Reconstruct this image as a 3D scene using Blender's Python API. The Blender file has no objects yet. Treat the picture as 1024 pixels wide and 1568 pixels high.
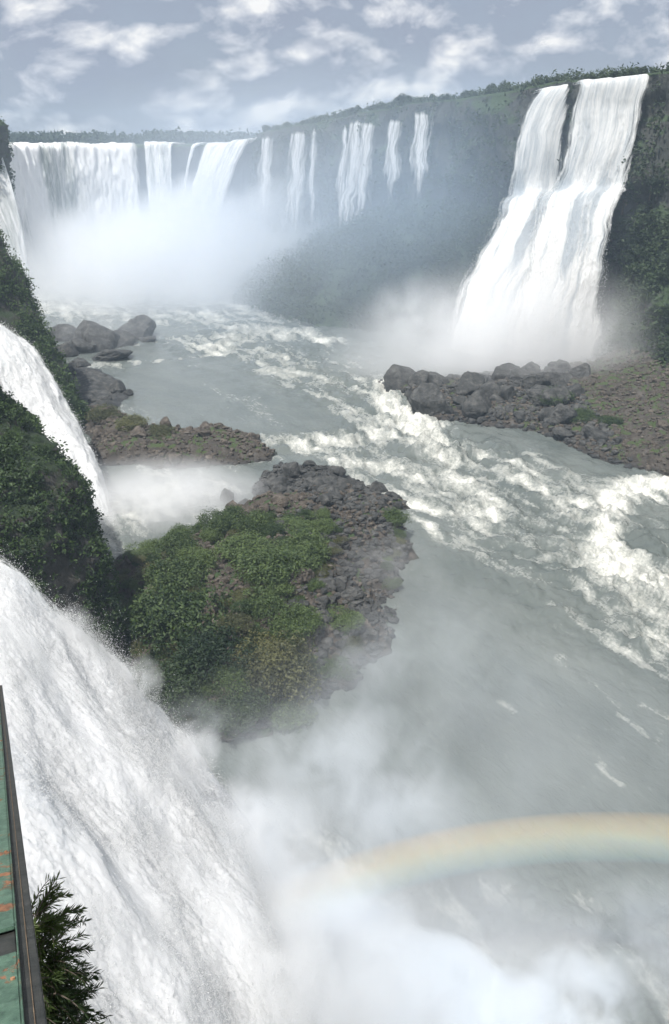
import bpy, math, random
import numpy as np
import bmesh as _bmesh
from mathutils import Vector, Matrix

random.seed(7)
RNG = np.random.default_rng(7)
S = bpy.context.scene
COL = S.collection

# ------------------------------------------------------------------ camera
CAM_H = 60.0
FPX = 1300.0
PITCH = math.radians(23.6)
CP, SP = math.cos(PITCH), math.sin(PITCH)
cam_d = bpy.data.cameras.new("camera")
cam = bpy.data.objects.new("camera", cam_d)
COL.objects.link(cam)
cam.location = (0, 0, CAM_H)
cam.rotation_euler = (math.pi / 2 - PITCH, 0, 0)
cam_d.sensor_fit = 'VERTICAL'
cam_d.sensor_height = 36.0
cam_d.lens = 36.0 * FPX / 1568.0
cam_d.clip_start = 0.1
cam_d.clip_end = 40000
S.camera = cam


def ray(px, py):
    u = (px - 512.0) / FPX
    v = (784.0 - py) / FPX
    return np.array([u, CP + v * SP, -SP + v * CP])


def gp(px, py, z=0.0):
    """photo pixel -> world point on the level z"""
    d = ray(px, py)
    t = (z - CAM_H) / d[2]
    return np.array([d[0] * t, d[1] * t, z])


def at(px, py, Y):
    """photo pixel -> world point at the distance Y"""
    d = ray(px, py)
    t = Y / d[1]
    return np.array([d[0] * t, Y, CAM_H + d[2] * t])


# ------------------------------------------------------------------ noise
def _hash(ix, iy, iz, seed):
    h = (ix.astype(np.int64) * 374761393 + iy.astype(np.int64) * 668265263 + iz.astype(np.int64) * 2147483647 + seed * 974711) & 0xFFFFFFFF
    h = ((h ^ (h >> 13)) * 1274126177) & 0xFFFFFFFF
    h = ((h ^ (h >> 16)) * 2246822519) & 0xFFFFFFFF
    return ((h ^ (h >> 15)) & 0xFFFFFF) / float(0xFFFFFF)


def vnoise(x, y, z, seed=0):
    x, y, z = np.broadcast_arrays(np.asarray(x, float), np.asarray(y, float), np.asarray(z, float))
    x0, y0, z0 = np.floor(x), np.floor(y), np.floor(z)
    fx, fy, fz = x - x0, y - y0, z - z0
    fx = fx * fx * fx * (fx * (fx * 6 - 15) + 10)
    fy = fy * fy * fy * (fy * (fy * 6 - 15) + 10)
    fz = fz * fz * fz * (fz * (fz * 6 - 15) + 10)
    r = 0
    for dx in (0, 1):
        wx = fx if dx else 1 - fx
        for dy in (0, 1):
            wy = fy if dy else 1 - fy
            for dz in (0, 1):
                wz = fz if dz else 1 - fz
                r = r + wx * wy * wz * _hash(x0 + dx, y0 + dy, z0 + dz, seed)
    return r * 2 - 1


def fbm(x, y, z, octv=4, seed=0, gain=0.5):
    a, f, r, n = 1.0, 1.0, 0, 0
    for o in range(octv):
        r = r + a * vnoise(x * f + 17.3 * o, y * f - 9.1 * o, z * f + 4.7 * o, seed + o)
        n += a
        a *= gain
        f *= 2.03
    return r / n


def ridged(x, y, z, octv=4, seed=0, gain=0.55):
    a, f, r, n = 1.0, 1.0, 0, 0
    for o in range(octv):
        r = r + a * (1 - np.abs(vnoise(x * f + 31.7 * o, y * f + 5.1 * o, z * f - 8.3 * o, seed + o)) * 2)
        n += a
        a *= gain
        f *= 2.07
    return r / n


def sstep(a, b, x):
    t = np.clip((x - a) / (b - a), 0, 1)
    return t * t * (3 - 2 * t)


# ------------------------------------------------------------------ objects
def tag(o, label=None, cat=None, group=None, kind=None):
    if label:
        o['label'] = label
    if cat:
        o['category'] = cat
    if group:
        o['group'] = group
    if kind:
        o['kind'] = kind
    return o


def link(name, me, mat=None, parent=None):
    o = bpy.data.objects.new(name, me)
    COL.objects.link(o)
    if mat is not None and len(me.materials) == 0:
        me.materials.append(mat)
    if parent is not None:
        o.parent = parent
    return o


def empty(name, loc=(0, 0, 0)):
    o = bpy.data.objects.new(name, None)
    o.location = loc
    COL.objects.link(o)
    return o


def mesh_np(name, V, F, smooth=True, attrs=None, uv=None):
    """V (n,3), F (m,4) or (m,3) arrays"""
    V = np.ascontiguousarray(V, np.float32)
    F = np.ascontiguousarray(F, np.int32)
    me = bpy.data.meshes.new(name)
    k = F.shape[1]
    me.vertices.add(len(V))
    me.vertices.foreach_set("co", V.ravel())
    me.loops.add(F.size)
    me.loops.foreach_set("vertex_index", F.ravel())
    me.polygons.add(len(F))
    me.polygons.foreach_set("loop_start", np.arange(0, F.size, k, dtype=np.int32))
    me.polygons.foreach_set("loop_total", np.full(len(F), k, np.int32))
    me.polygons.foreach_set("use_smooth", np.full(len(F), bool(smooth)))
    if attrs:
        for an, av in attrs.items():
            a = me.attributes.new(an, 'FLOAT', 'POINT')
            a.data.foreach_set("value", np.ascontiguousarray(av, np.float32).ravel())
    if uv is not None:
        l = me.uv_layers.new(name="UVMap")
        l.data.foreach_set("uv", np.ascontiguousarray(uv[F.ravel()], np.float32).ravel())
    me.update()
    me.validate()
    return me


def gridfaces(nu, nv, keep=None):
    i = np.arange(nu - 1)[:, None] * nv + np.arange(nv - 1)[None, :]
    F = np.stack([i, i + nv, i + nv + 1, i + 1], -1).reshape(-1, 4)
    if keep is not None:
        k = keep.ravel()
        F = F[k[F].any(axis=1)]
    return F


def compact(V, F, *arrs):
    used = np.zeros(len(V), bool)
    used[F.ravel()] = True
    m = np.cumsum(used) - 1
    return (V[used], m[F]) + tuple(a[used] for a in arrs)


def polyline(pts, n):
    """resample a polyline of any dimension to n points, by a smooth spline"""
    P = np.asarray(pts, float)
    d = np.r_[0, np.cumsum(np.linalg.norm(np.diff(P, axis=0), axis=1))]
    t = np.linspace(0, d[-1], n)
    m = np.zeros_like(P)
    for i in range(len(P)):
        a, b = max(i - 1, 0), min(i + 1, len(P) - 1)
        m[i] = (P[b] - P[a]) / (d[b] - d[a])
    k = np.clip(np.searchsorted(d, t) - 1, 0, len(P) - 2)
    h = (d[k + 1] - d[k])[:, None]
    s = (t - d[k])[:, None] / h
    return ((2 * s**3 - 3 * s**2 + 1) * P[k] + (s**3 - 2 * s**2 + s) * h * m[k]
            + (-2 * s**3 + 3 * s**2) * P[k + 1] + (s**3 - s**2) * h * m[k + 1])


def seg_dist(x, y, pts):
    """distance to a polyline and the parameter 0..1 along it"""
    best = np.full(x.shape, 1e9)
    par = np.zeros(x.shape)
    n = len(pts) - 1
    for i in range(n):
        ax, ay = pts[i][:2]
        bx, by = pts[i + 1][:2]
        dx, dy = bx - ax, by - ay
        t = np.clip(((x - ax) * dx + (y - ay) * dy) / (dx * dx + dy * dy), 0, 1)
        d = np.hypot(x - ax - t * dx, y - ay - t * dy)
        c = d < best
        best = np.where(c, d, best)
        par = np.where(c, (i + t) / n, par)
    return best, par


def poly_sd(x, y, pts):
    """signed distance to a polygon, positive inside"""
    ins = np.zeros(x.shape, bool)
    n = len(pts)
    for i in range(n):
        ax, ay = pts[i][:2]
        bx, by = pts[(i + 1) % n][:2]
        c = ((ay > y) != (by > y))
        with np.errstate(divide='ignore', invalid='ignore'):
            xc = (bx - ax) * (y - ay) / (by - ay + 1e-12) + ax
        ins ^= c & (x < xc)
    d, _ = seg_dist(x, y, list(pts) + [pts[0]])
    return np.where(ins, d, -d)


# ------------------------------------------------------------------ materials
class NT:
    def __init__(self, nt):
        self.nt = nt

    def n(self, typ, **kw):
        nd = self.nt.nodes.new(typ)
        for k, v in kw.items():
            if k.startswith('i_'):
                key = k[2:]
                key = int(key) if key.isdigit() else key.replace('_', ' ')
                self.put(nd.inputs[key], v)
            else:
                setattr(nd, k, v)
        return nd

    def put(self, sock, v):
        if isinstance(v, bpy.types.NodeSocket):
            self.nt.links.new(v, sock)
        elif isinstance(v, bpy.types.Node):
            self.nt.links.new(v.outputs[0], sock)
        else:
            sock.default_value = v

    def math(self, op, a, b=0.0, c=0.0, clamp=False):
        nd = self.nt.nodes.new('ShaderNodeMath')
        nd.operation = op
        nd.use_clamp = clamp
        for i, v in enumerate((a, b, c)):
            self.put(nd.inputs[i], v)
        return nd.outputs[0]

    def ramp(self, fac, stops, interp='LINEAR'):
        nd = self.nt.nodes.new('ShaderNodeValToRGB')
        nd.color_ramp.interpolation = interp
        e = nd.color_ramp.elements
        while len(e) < len(stops):
            e.new(0.5)
        for k, (p, c) in enumerate(stops):
            e[k].position = p
            e[k].color = (c, c, c, 1) if isinstance(c, (int, float)) else (*c, 1)
        self.put(nd.inputs[0], fac)
        return nd.outputs[0]

    def mix(self, fac, a, b, blend='MIX'):
        nd = self.nt.nodes.new('ShaderNodeMix')
        nd.data_type = 'RGBA'
        nd.blend_type = blend
        self.put(nd.inputs[0], fac)
        for i, v in ((6, a), (7, b)):
            self.put(nd.inputs[i], (*v, 1) if isinstance(v, tuple) and len(v) == 3 else v)
        return nd.outputs[2]

    def noise(self, vec, scale, detail=4.0, rough=0.55, dist=0.0, dim='3D'):
        nd = self.nt.nodes.new('ShaderNodeTexNoise')
        nd.noise_dimensions = dim
        if vec is not None:
            self.put(nd.inputs['Vector'], vec)
        nd.inputs['Scale'].default_value = scale
        nd.inputs['Detail'].default_value = detail
        nd.inputs['Roughness'].default_value = rough
        nd.inputs['Distortion'].default_value = dist
        return nd.outputs[0]

    def mapping(self, vec, scale=(1, 1, 1), loc=(0, 0, 0), rot=(0, 0, 0)):
        nd = self.nt.nodes.new('ShaderNodeMapping')
        self.put(nd.inputs[0], vec)
        nd.inputs[1].default_value = loc
        nd.inputs[2].default_value = rot
        nd.inputs[3].default_value = scale
        return nd.outputs[0]

    def attr(self, name):
        nd = self.nt.nodes.new('ShaderNodeAttribute')
        nd.attribute_name = name
        return nd.outputs['Fac']

    def bump(self, h, strength=0.5, dist=0.2):
        nd = self.nt.nodes.new('ShaderNodeBump')
        nd.inputs['Strength'].default_value = strength
        nd.inputs['Distance'].default_value = dist
        self.put(nd.inputs['Height'], h)
        return nd.outputs[0]


def new_mat(name):
    m = bpy.data.materials.new(name)
    m.use_nodes = True
    t = NT(m.node_tree)
    m.node_tree.nodes.clear()
    out = t.n('ShaderNodeOutputMaterial')
    return m, t, out


def mat_rock(name, cols, scale=0.35, moss=0.0, mosscol=(0.06, 0.085, 0.03), bump=0.9, rough=0.8, wet=None):
    m, t, out = new_mat(name)
    co = t.n('ShaderNodeTexCoord').outputs['Object']
    geo = t.n('ShaderNodeNewGeometry')
    pos = geo.outputs['Position']
    n1 = t.noise(pos, scale, 6, 0.65)
    n2 = t.noise(pos, scale * 5, 4, 0.6)
    c = t.ramp(n1, [(0.3, cols[0]), (0.5, cols[1]), (0.7, cols[2])])
    c = t.mix(t.math('MULTIPLY', n2, 0.7), c, tuple(x * 0.35 for x in cols[0]), 'MIX')
    if moss > 0:
        up = t.n('ShaderNodeSeparateXYZ', i_0=geo.outputs['Normal']).outputs[2]
        k = t.math('ADD', t.math('MULTIPLY', up, 0.55), t.math('MULTIPLY', t.noise(pos, scale * 0.9, 5, 0.65), 0.9))
        k = t.ramp(k, [(1.02 - moss * 0.5, 0.0), (1.12 - moss * 0.5, 1.0)])
        c = t.mix(k, c, mosscol)
    r = rough
    if wet is not None:
        z = t.n('ShaderNodeSeparateXYZ', i_0=pos).outputs[2]
        w = t.ramp(t.math('DIVIDE', z, wet), [(0.0, 1.0), (0.6, 0.35), (1.0, 0.0)])
        c = t.mix(w, c, t.mix(0.6, c, (0.02, 0.022, 0.025)))
        r = t.math('SUBTRACT', rough, t.math('MULTIPLY', w, 0.35))
    b = t.n('ShaderNodeBsdfPrincipled')
    t.put(b.inputs['Base Color'], c)
    t.put(b.inputs['Roughness'], r)
    b.inputs['Specular IOR Level'].default_value = 0.35
    h = t.math('ADD', t.noise(pos, scale * 3, 8, 0.7), t.math('MULTIPLY', t.noise(pos, scale * 14, 3, 0.6), 0.3))
    t.put(b.inputs['Normal'], t.bump(h, bump, 0.6))
    t.put(out.inputs[0], b)
    return m


def mat_leaf(name, a, b_, transl=0.22, vary=0.6):
    m, t, out = new_mat(name)
    sh = t.attr('shade')
    oi = t.n('ShaderNodeObjectInfo').outputs['Random']
    pos = t.n('ShaderNodeNewGeometry').outputs['Position']
    k = t.math('ADD', t.math('MULTIPLY', sh, 0.55), t.math('MULTIPLY', t.noise(pos, 0.13, 3, 0.6), 0.45))
    k = t.math('ADD', k, t.math('MULTIPLY', t.math('SUBTRACT', oi, 0.5), vary))
    c = t.ramp(k, [(0.15, a), (0.85, b_)])
    b = t.n('ShaderNodeBsdfPrincipled')
    t.put(b.inputs['Base Color'], c)
    b.inputs['Roughness'].default_value = 0.55
    b.inputs['Specular IOR Level'].default_value = 0.3
    tr = t.n('ShaderNodeBsdfTranslucent')
    t.put(tr.inputs[0], t.mix(0.5, c, (0.12, 0.2, 0.03)))
    mx = t.n('ShaderNodeMixShader')
    mx.inputs[0].default_value = transl
    t.put(mx.inputs[1], b)
    t.put(mx.inputs[2], tr)
    t.put(out.inputs[0], mx)
    return m


M = {}
M['rock_grey'] = mat_rock('dark grey wet rock', [(0.035, 0.037, 0.036), (0.1, 0.1, 0.095), (0.22, 0.215, 0.2)], 0.55, moss=0.0, wet=1.4, bump=1.0)
M['rock_brown'] = mat_rock('brown basalt rubble', [(0.05, 0.042, 0.034), (0.145, 0.12, 0.096), (0.28, 0.24, 0.195)], 0.6, moss=0.0, wet=1.0)
M['rock_cliff'] = mat_rock('basalt cliff', [(0.035, 0.034, 0.032), (0.07, 0.065, 0.055), (0.12, 0.105, 0.085)], 0.16, moss=0.5, mosscol=(0.022, 0.036, 0.014))
M['rock_wall'] = mat_rock('forest hung basalt wall', [(0.04, 0.045, 0.045), (0.075, 0.08, 0.07), (0.12, 0.115, 0.1)], 0.09, moss=0.8, mosscol=(0.04, 0.065, 0.028))
M['soil'] = mat_rock('island soil', [(0.05, 0.042, 0.034), (0.12, 0.1, 0.082), (0.22, 0.185, 0.15)], 0.5, moss=0.15, mosscol=(0.045, 0.075, 0.025), wet=0.8)
M['bank'] = mat_rock('stony bank', [(0.045, 0.04, 0.034), (0.1, 0.085, 0.07), (0.17, 0.15, 0.13)], 0.5, moss=0.05, wet=0.8)
M['leaf'] = mat_leaf('bush leaves', (0.02, 0.04, 0.014), (0.115, 0.16, 0.055))
M['leaf_olive'] = mat_leaf('dry bush leaves', (0.04, 0.045, 0.02), (0.15, 0.15, 0.065))
M['leaf_forest'] = mat_leaf('forest leaves', (0.011, 0.025, 0.012), (0.045, 0.068, 0.027), 0.15)
M['leaf_cliff'] = mat_leaf('cliff leaves', (0.008, 0.02, 0.008), (0.06, 0.1, 0.028), 0.18)
m, t, out = new_mat('bark')
b = t.n('ShaderNodeBsdfPrincipled')
pos = t.n('ShaderNodeNewGeometry').outputs['Position']
t.put(b.inputs['Base Color'], t.ramp(t.noise(pos, 3, 4), [(0.3, (0.05, 0.04, 0.03)), (0.7, (0.13, 0.105, 0.08))]))
b.inputs['Roughness'].default_value = 0.85
t.put(out.inputs[0], b)
M['bark'] = m


def mat_river():
    m, t, out = new_mat('river water')
    pos = t.n('ShaderNodeNewGeometry').outputs['Position']
    foam = t.attr('foam')
    # flow-aligned coordinates
    fl = t.mapping(pos, (1.0, 1.0, 1.0), rot=(0, 0, math.radians(-30)))
    fl = t.mapping(fl, (1.0, 0.42, 1.0))
    n1 = t.noise(fl, 0.9, 7, 0.68, 0.6)
    n2 = t.noise(fl, 3.2, 4, 0.6, 0.3)
    k = t.math('ADD', foam, t.math('MULTIPLY', t.math('SUBTRACT', n1, 0.5), 1.1))
    k = t.math('ADD', k, t.math('MULTIPLY', t.math('SUBTRACT', n2, 0.5), 0.6))
    fm = t.ramp(k, [(0.14, 0.0), (0.4, 0.2), (0.7, 0.5), (1.0, 0.85)])
    wc = t.ramp(t.noise(fl, 0.12, 4, 0.6), [(0.3, (0.1, 0.116, 0.108)), (0.7, (0.148, 0.163, 0.15))])
    c = t.mix(fm, wc, t.ramp(n2, [(0.3, (0.52, 0.52, 0.46)), (0.7, (0.82, 0.8, 0.74))]))
    b = t.n('ShaderNodeBsdfPrincipled')
    t.put(b.inputs['Base Color'], c)
    t.put(b.inputs['Roughness'], t.math('ADD', 0.2, t.math('MULTIPLY', fm, 0.6)))
    b.inputs['IOR'].default_value = 1.33
    h = t.math('ADD', t.noise(fl, 0.9, 8, 0.66), t.math('MULTIPLY', k, 0.5))
    t.put(b.inputs['Normal'], t.bump(h, 0.6, 0.35))
    t.put(out.inputs[0], b)
    return m


def mat_fall(name, us, vs, thresh=(0.25, 0.6), gap=(0.32, 0.36, 0.36), white=(0.95, 0.945, 0.93), edge=0.06, thin=0.0, bump=0.5, bd=0.3, sss=0.8, soft=4.0, top=0.0, bot=0.0, scale=0.5, opac=1.0):
    """falling water: UV u across in metres, v down in metres; 'edge' attribute 0 at the margin, 'foam' 0..1 thickness"""
    m, t, out = new_mat(name)
    uv = t.n('ShaderNodeUVMap').outputs[0]
    wob = t.noise(t.mapping(uv, (us * 0.4, vs * 0.8, 1)), 1.0, 3)
    s1 = t.mapping(uv, (us, vs, 1))
    n1 = t.noise(s1, 1.0, 6, 0.62, 0.3)
    s2 = t.mapping(uv, (us * 4.0, vs * 3.0, 1))
    n2 = t.noise(s2, 1.0, 6, 0.7, 0.4)
    foam = t.attr('foam')
    k = t.math('ADD', t.math('MULTIPLY', n1, 0.6), t.math('MULTIPLY', n2, 0.4))
    k2 = t.math('ADD', k, t.math('SUBTRACT', foam, 0.5))
    c = t.ramp(k2, [(thresh[0], gap), (thresh[1], white)])
    b = t.n('ShaderNodeBsdfPrincipled')
    t.put(b.inputs['Base Color'], c)
    b.inputs['Roughness'].default_value = 0.8
    b.inputs['Specular IOR Level'].default_value = 0.1
    b.inputs['Subsurface Weight'].default_value = sss
    b.inputs['Subsurface Radius'].default_value = (1, 1, 1)
    b.inputs['Subsurface Scale'].default_value = scale
    t.put(b.inputs['Normal'], t.bump(t.math('ADD', k, t.math('MULTIPLY', n2, 0.6)), bump, bd))
    tl = t.n('ShaderNodeBsdfTranslucent')
    t.put(tl.inputs[0], c)
    mx = t.n('ShaderNodeMixShader')
    mx.inputs[0].default_value = 0.3
    t.put(mx.inputs[1], b)
    t.put(mx.inputs[2], tl)
    ed = t.attr('edge')
    a = t.math('ADD', t.math('DIVIDE', ed, max(edge, 1e-3)), t.math('MULTIPLY', t.math('SUBTRACT', k, 0.5), soft))
    a = t.math('SUBTRACT', a, thin)
    if top:
        vv = t.n('ShaderNodeSeparateXYZ', i_0=uv).outputs[1]
        a = t.math('SUBTRACT', a, t.math('MULTIPLY', t.math('SUBTRACT', 1.0, t.math('DIVIDE', vv, top), clamp=True), 1.2))
    if bot:
        a = t.math('SUBTRACT', a, t.math('MULTIPLY', t.math('SUBTRACT', t.attr('down'), 1 - bot, clamp=True), 1.6 / bot))
    a = t.ramp(a, [(0.15, 0.0), (0.85, 1.0)])
    tp = t.n('ShaderNodeBsdfTransparent')
    m2 = t.n('ShaderNodeMixShader')
    t.put(m2.inputs[0], t.math('MULTIPLY', a, opac))
    t.put(m2.inputs[1], tp)
    t.put(m2.inputs[2], mx)
    t.put(out.inputs[0], m2)
    return m


M['river'] = mat_river()

# ------------------------------------------------------------------ river surface
def build_river():
    nr, nc = 760, 620
    Y = 14 * (560 / 14) ** (np.linspace(0, 1, nr))
    u = np.linspace(-1, 1, nc)
    half = 26 + 0.52 * Y
    X = u[None, :] * half[:, None] + 0.06 * Y[:, None]
    Yg = np.repeat(Y[:, None], nc, 1)
    x, y = X.ravel(), Yg.ravel()
    foam = np.zeros(len(x))
    heave = np.zeros(len(x))

    def band(pts, w, s, hv=0.0, zz=0.0):
        P = [gp(a, b_) for a, b_ in pts]
        d, p = seg_dist(x, y, P)
        if isinstance(w, (tuple, list)):
            ww = np.interp(p, np.linspace(0, 1, len(w)), w)
        else:
            ww = w
        g = np.exp(-(d / (ww * 1.55)) ** 2)
        return g * s, g * hv

    B = [
        # rapids below the far canyon
        ([(335, 530), (385, 508), (440, 512), (500, 522)], (9, 11, 10, 6), 0.95, 0.9),
        ([(400, 530), (450, 560), (490, 600), (540, 640)], (8, 8, 5, 3), 0.72, 0.6),
        ([(500, 530), (540, 570), (570, 600)], (8, 5, 4), 0.55, 0.4),
        ([(150, 562), (215, 555), (285, 548), (345, 540)], (4, 2.5, 2, 4), 0.75, 0.3),
        ([(185, 525), (260, 520), (330, 517)], (5, 4, 6), 0.65, 0.4),
        # standing wave at the tip of the right hand bar
        ([(585, 588), (605, 625), (640, 665), (690, 700)], (2.5, 5, 6, 6), 1.15, 1.6),
        ([(425, 678), (480, 680), (560, 672), (610, 650)], (4, 5, 6, 5), 1.0, 1.0),
        ([(520, 705), (600, 715), (680, 735), (740, 780)], (3, 4, 5, 5), 1.0, 1.0),
        ([(640, 665), (740, 690), (830, 740), (900, 780)], (4, 7, 7, 6), 0.68, 0.7),
        ([(560, 730), (640, 770), (720, 800), (800, 830)], (2.5, 3, 3.5, 3.5), 0.72, 0.5),
        ([(640, 800), (720, 840), (800, 880), (900, 900)], (1.5, 2.2, 2.5, 3), 0.62, 0.35),
        ([(760, 740), (860, 790), (930, 840)], (5, 5, 5), 0.5, 0.5),
        ([(570, 700), (700, 740), (850, 800), (1020, 900)], (9, 13, 15, 14), 0.42, 0.8),
        ([(350, 520), (450, 545), (520, 590), (600, 630)], (10, 12, 10, 7), 0.42, 0.7),
        # hole on the right
        ([(935, 770), (975, 750), (1024, 745), (1090, 770)], (3, 4, 4, 4), 1.05, 1.3),
        ([(930, 780), (925, 830), (950, 880), (1000, 900), (1080, 905)], (2.5, 2.5, 4.5, 5, 5), 1.15, 1.6),
        ([(960, 900), (990, 940), (1040, 980), (1100, 1010)], (4, 5, 5, 5), 1.05, 1.0),
        ([(870, 935), (920, 970), (980, 1005), (1050, 1040)], (1.2, 1.4, 1.6, 2), 0.72, 0.3),
        ([(850, 925), (900, 935), (960, 975), (1040, 1020)], (1.0, 1.4, 2, 2), 0.6, 0.3),
        ([(910, 1150), (925, 1180), (950, 1200)], (0.5, 0.6, 0.5), 0.6, 0.1),
        ([(985, 1080), (1040, 1100)], (0.6, 0.8), 0.55, 0.1),
        ([(860, 1010), (920, 1060), (1000, 1130)], (0.9, 0.9, 1.0), 0.42, 0.1),
        ([(770, 1075), (785, 1090)], (0.6, 0.6), 0.6, 0.1),
        # pool of the middle left fall
        ([(165, 800), (200, 775), (260, 760), (330, 745)], (8, 8, 6, 4), 0.95, 0.6),
        ([(180, 820), (240, 810), (330, 790)], (6, 6, 5), 0.5, 0.4),
        ([(240, 720), (330, 725), (420, 700)], (4, 3, 3), 0.45, 0.2),
        # foot of the right hand fall
        ([(690, 538), (800, 545), (930, 540)], (10, 10, 8), 0.8, 0.5),
        # far canyon under the throat
        ([(100, 470), (250, 470), (420, 480)], (28, 28, 16), 0.8, 0.5),
        # foot of the nearest fall
        ([(420, 1500), (560, 1560), (760, 1640)], (9, 11, 12), 1.0, 0.8),
        ([(1024, 1480), (900, 1540)], (5, 6), 0.65, 0.5),
    ]
    for pts, w, s, hv in B:
        g, h = band(pts, w, s, hv)
        foam = np.maximum(foam, g)
        heave = np.maximum(heave, h)
    # stretched along the current
    c, s_ = math.cos(math.radians(-30)), math.sin(math.radians(-30))
    a = x * c - y * s_
    l = x * s_ + y * c
    wx = 3 * fbm(x * 0.09, y * 0.09, 0, 3, 5)
    wy = 3 * fbm(x * 0.09, y * 0.09, 9, 3, 6)
    n = fbm((a + wx) * 0.5, (l + wy) * 0.17, 0, 6, 11, 0.66)
    rg = ridged((a + wx) * 0.3, (l + wy) * 0.085, 3, 5, 21, 0.62) - 0.3
    big = fbm((a + wx) * 0.06, (l + wy) * 0.03, 2, 3, 45)
    f = 0.28 + (foam - 0.6) * 0.95 + 0.6 * rg + 0.8 * n + 0.45 * big
    f = f * sstep(0.06, 0.4, foam)
    streak = ridged((a + wx) * 0.16, (l + wy) * 0.028, 7, 4, 31)
    f = f + 0.26 * sstep(0.3, 0.9, streak) * sstep(-0.15, 0.4, fbm(x * 0.03, y * 0.03, 1, 2, 41)) * sstep(60, 95, y)
    z = heave * (2.2 * fbm(x * 0.35, y * 0.35, 0, 4, 51, 0.6) + 0.55 * ridged((a + wx) * 0.2, (l + wy) * 0.12, 2, 3, 61))
    z = z + 0.16 * fbm((a + wx) * 0.35, (l + wy) * 0.18, 5, 4, 71)
    V = np.stack([x, y, z], 1)
    me = mesh_np('water', V, gridfaces(nr, nc), True, {'foam': f})
    o = link('water', me, M['river'])
    tag(o, 'grey green river churning with white rapids on the canyon floor', kind='structure')


build_river()

# ------------------------------------------------------------------ ground to the horizon
g0 = mesh_np('ground', np.array([[-9000, -9000, -6], [9000, -9000, -6], [9000, 16000, -6], [-9000, 16000, -6]], float), np.array([[0, 1, 2, 3]]))
tag(link('ground', g0, M['rock_wall']), 'dark ground under the canyon reaching the horizon', kind='structure')


# ------------------------------------------------------------------ cliffs
def ribbon(name, crest, nu, nv, talus, depth_back, mat, amp=2.5, sc=0.09, seed=0, cols=1.0, foot=-3.0, side=1, label=''):
    """a canyon wall that follows a crest line (x, y, z); talus(u) -> (height of the talus top, reach of its toe)"""
    C = polyline(crest, nu)
    T = np.gradient(C[:, :2], axis=0)
    T /= np.linalg.norm(T, axis=1)[:, None]
    N = np.stack([T[:, 1], -T[:, 0]], 1) * side            # towards the river
    uu = np.linspace(0, 1, nu)
    th, tr = talus(uu)
    nb = 8
    V = np.zeros((nu, nv + nb, 3))
    fac = np.zeros((nu, nv + nb))
    for j in range(nb):                                     # plateau behind the crest
        k = (1 - j / nb) ** 2 * depth_back
        V[:, j, :2] = C[:, :2] - N * k
        V[:, j, 2] = C[:, 2] + 1.5 * (k > 20) * 0
    L = np.linspace(0, 1, nv)
    for j, l in enumerate(L):
        z = C[:, 2] * (1 - l) + foot * l
        out = 2.0 * l
        below = np.clip((th - z) / np.maximum(th - foot, 1e-3), 0, 1)
        out = out + tr * below ** 0.85
        V[:, nb + j, :2] = C[:, :2] + N * out[:, None]
        V[:, nb + j, 2] = z
        fac[:, nb + j] = below
    P = V.reshape(-1, 3)
    fr = np.repeat(sstep(-0.02, 0.1, np.r_[np.full(nb, -1.0), L])[None, :], nu, 0).ravel()
    s = np.repeat(np.r_[0, np.cumsum(np.linalg.norm(np.diff(C[:, :2], axis=0), axis=1))][:, None], nv + nb, 1).ravel()
    col = ridged(s * 0.13, P[:, 2] * 0.03, seed, 4, seed + 3)
    d = amp * fbm(P[:, 0] * sc, P[:, 1] * sc, P[:, 2] * sc, 5, seed, 0.55) + cols * col
    led = vnoise(s * 0.02, P[:, 2] * 0.16, 3.0, seed + 9) * 1.2
    d = (d + led) * fr
    Nn = np.repeat(N[:, None, :], nv + nb, 1).reshape(-1, 2)
    P[:, :2] += Nn * d[:, None]
    P[:, 2] += (0.9 * fbm(P[:, 0] * 0.1, P[:, 1] * 0.1, 0, 3, seed + 4)) * np.where(fr > 0, 1, 0.6)
    F = gridfaces(nu, nv + nb)
    if side > 0:
        F = F[:, ::-1]
    me = mesh_np(name, P, F)
    o = link(name, me, mat)
    tag(o, label, kind='structure')
    return C, N, P.reshape(nu, nv + nb, 3), nb, fac


RC = [(230, 20, 84), (165, 120, 84), (128, 190, 83), (108, 235, 81), (94, 266, 78), (78, 283, 77), (61, 294, 75.5), (45, 317, 73.5), (26, 342, 72.3),
      (8, 376, 70), (-9, 410, 67.5), (-25, 436, 65.5), (-38, 456, 63.5)]


def right_talus(u):
    y = polyline(RC, len(u))[:, 1]
    h = np.interp(y, [120, 200, 240, 262, 280, 294, 320, 345, 362, 382, 402, 425, 456], [45, 46, 46, 42, 36, 38, 41, 39, 33, 26, 19, 13, 6])
    r = np.interp(y, [120, 225, 250, 268, 282, 300, 325, 350, 380, 420, 456], [32, 32, 22, 10, 14, 30, 44, 50, 54, 50, 30])
    return h, r


RW = ribbon('cliff', RC, 420, 90, right_talus, 900, M['rock_wall'], amp=5.0, sc=0.055, seed=101, cols=3.2, side=-1,
            label='tall forested basalt wall along the right side of the canyon')

# wall under the horseshoe of the far falls
TC = [(-38, 456, 61), (-48, 476, 58.3), (-62, 496, 57.8), (-82, 506, 57.8), (-108, 505, 57.6), (-134, 492, 57.4), (-152, 468, 57.4), (-160, 440, 57.6), (-160, 412, 58.5), (-150, 392, 63)]
TW = ribbon('cliff', TC, 200, 40, lambda u: (np.full_like(u, 6.0), np.full_like(u, 8.0)), 700, M['rock_wall'], amp=1.6, sc=0.09, seed=131, cols=1.3, side=-1,
            label='horseshoe rock wall behind the far white falls')


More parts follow.
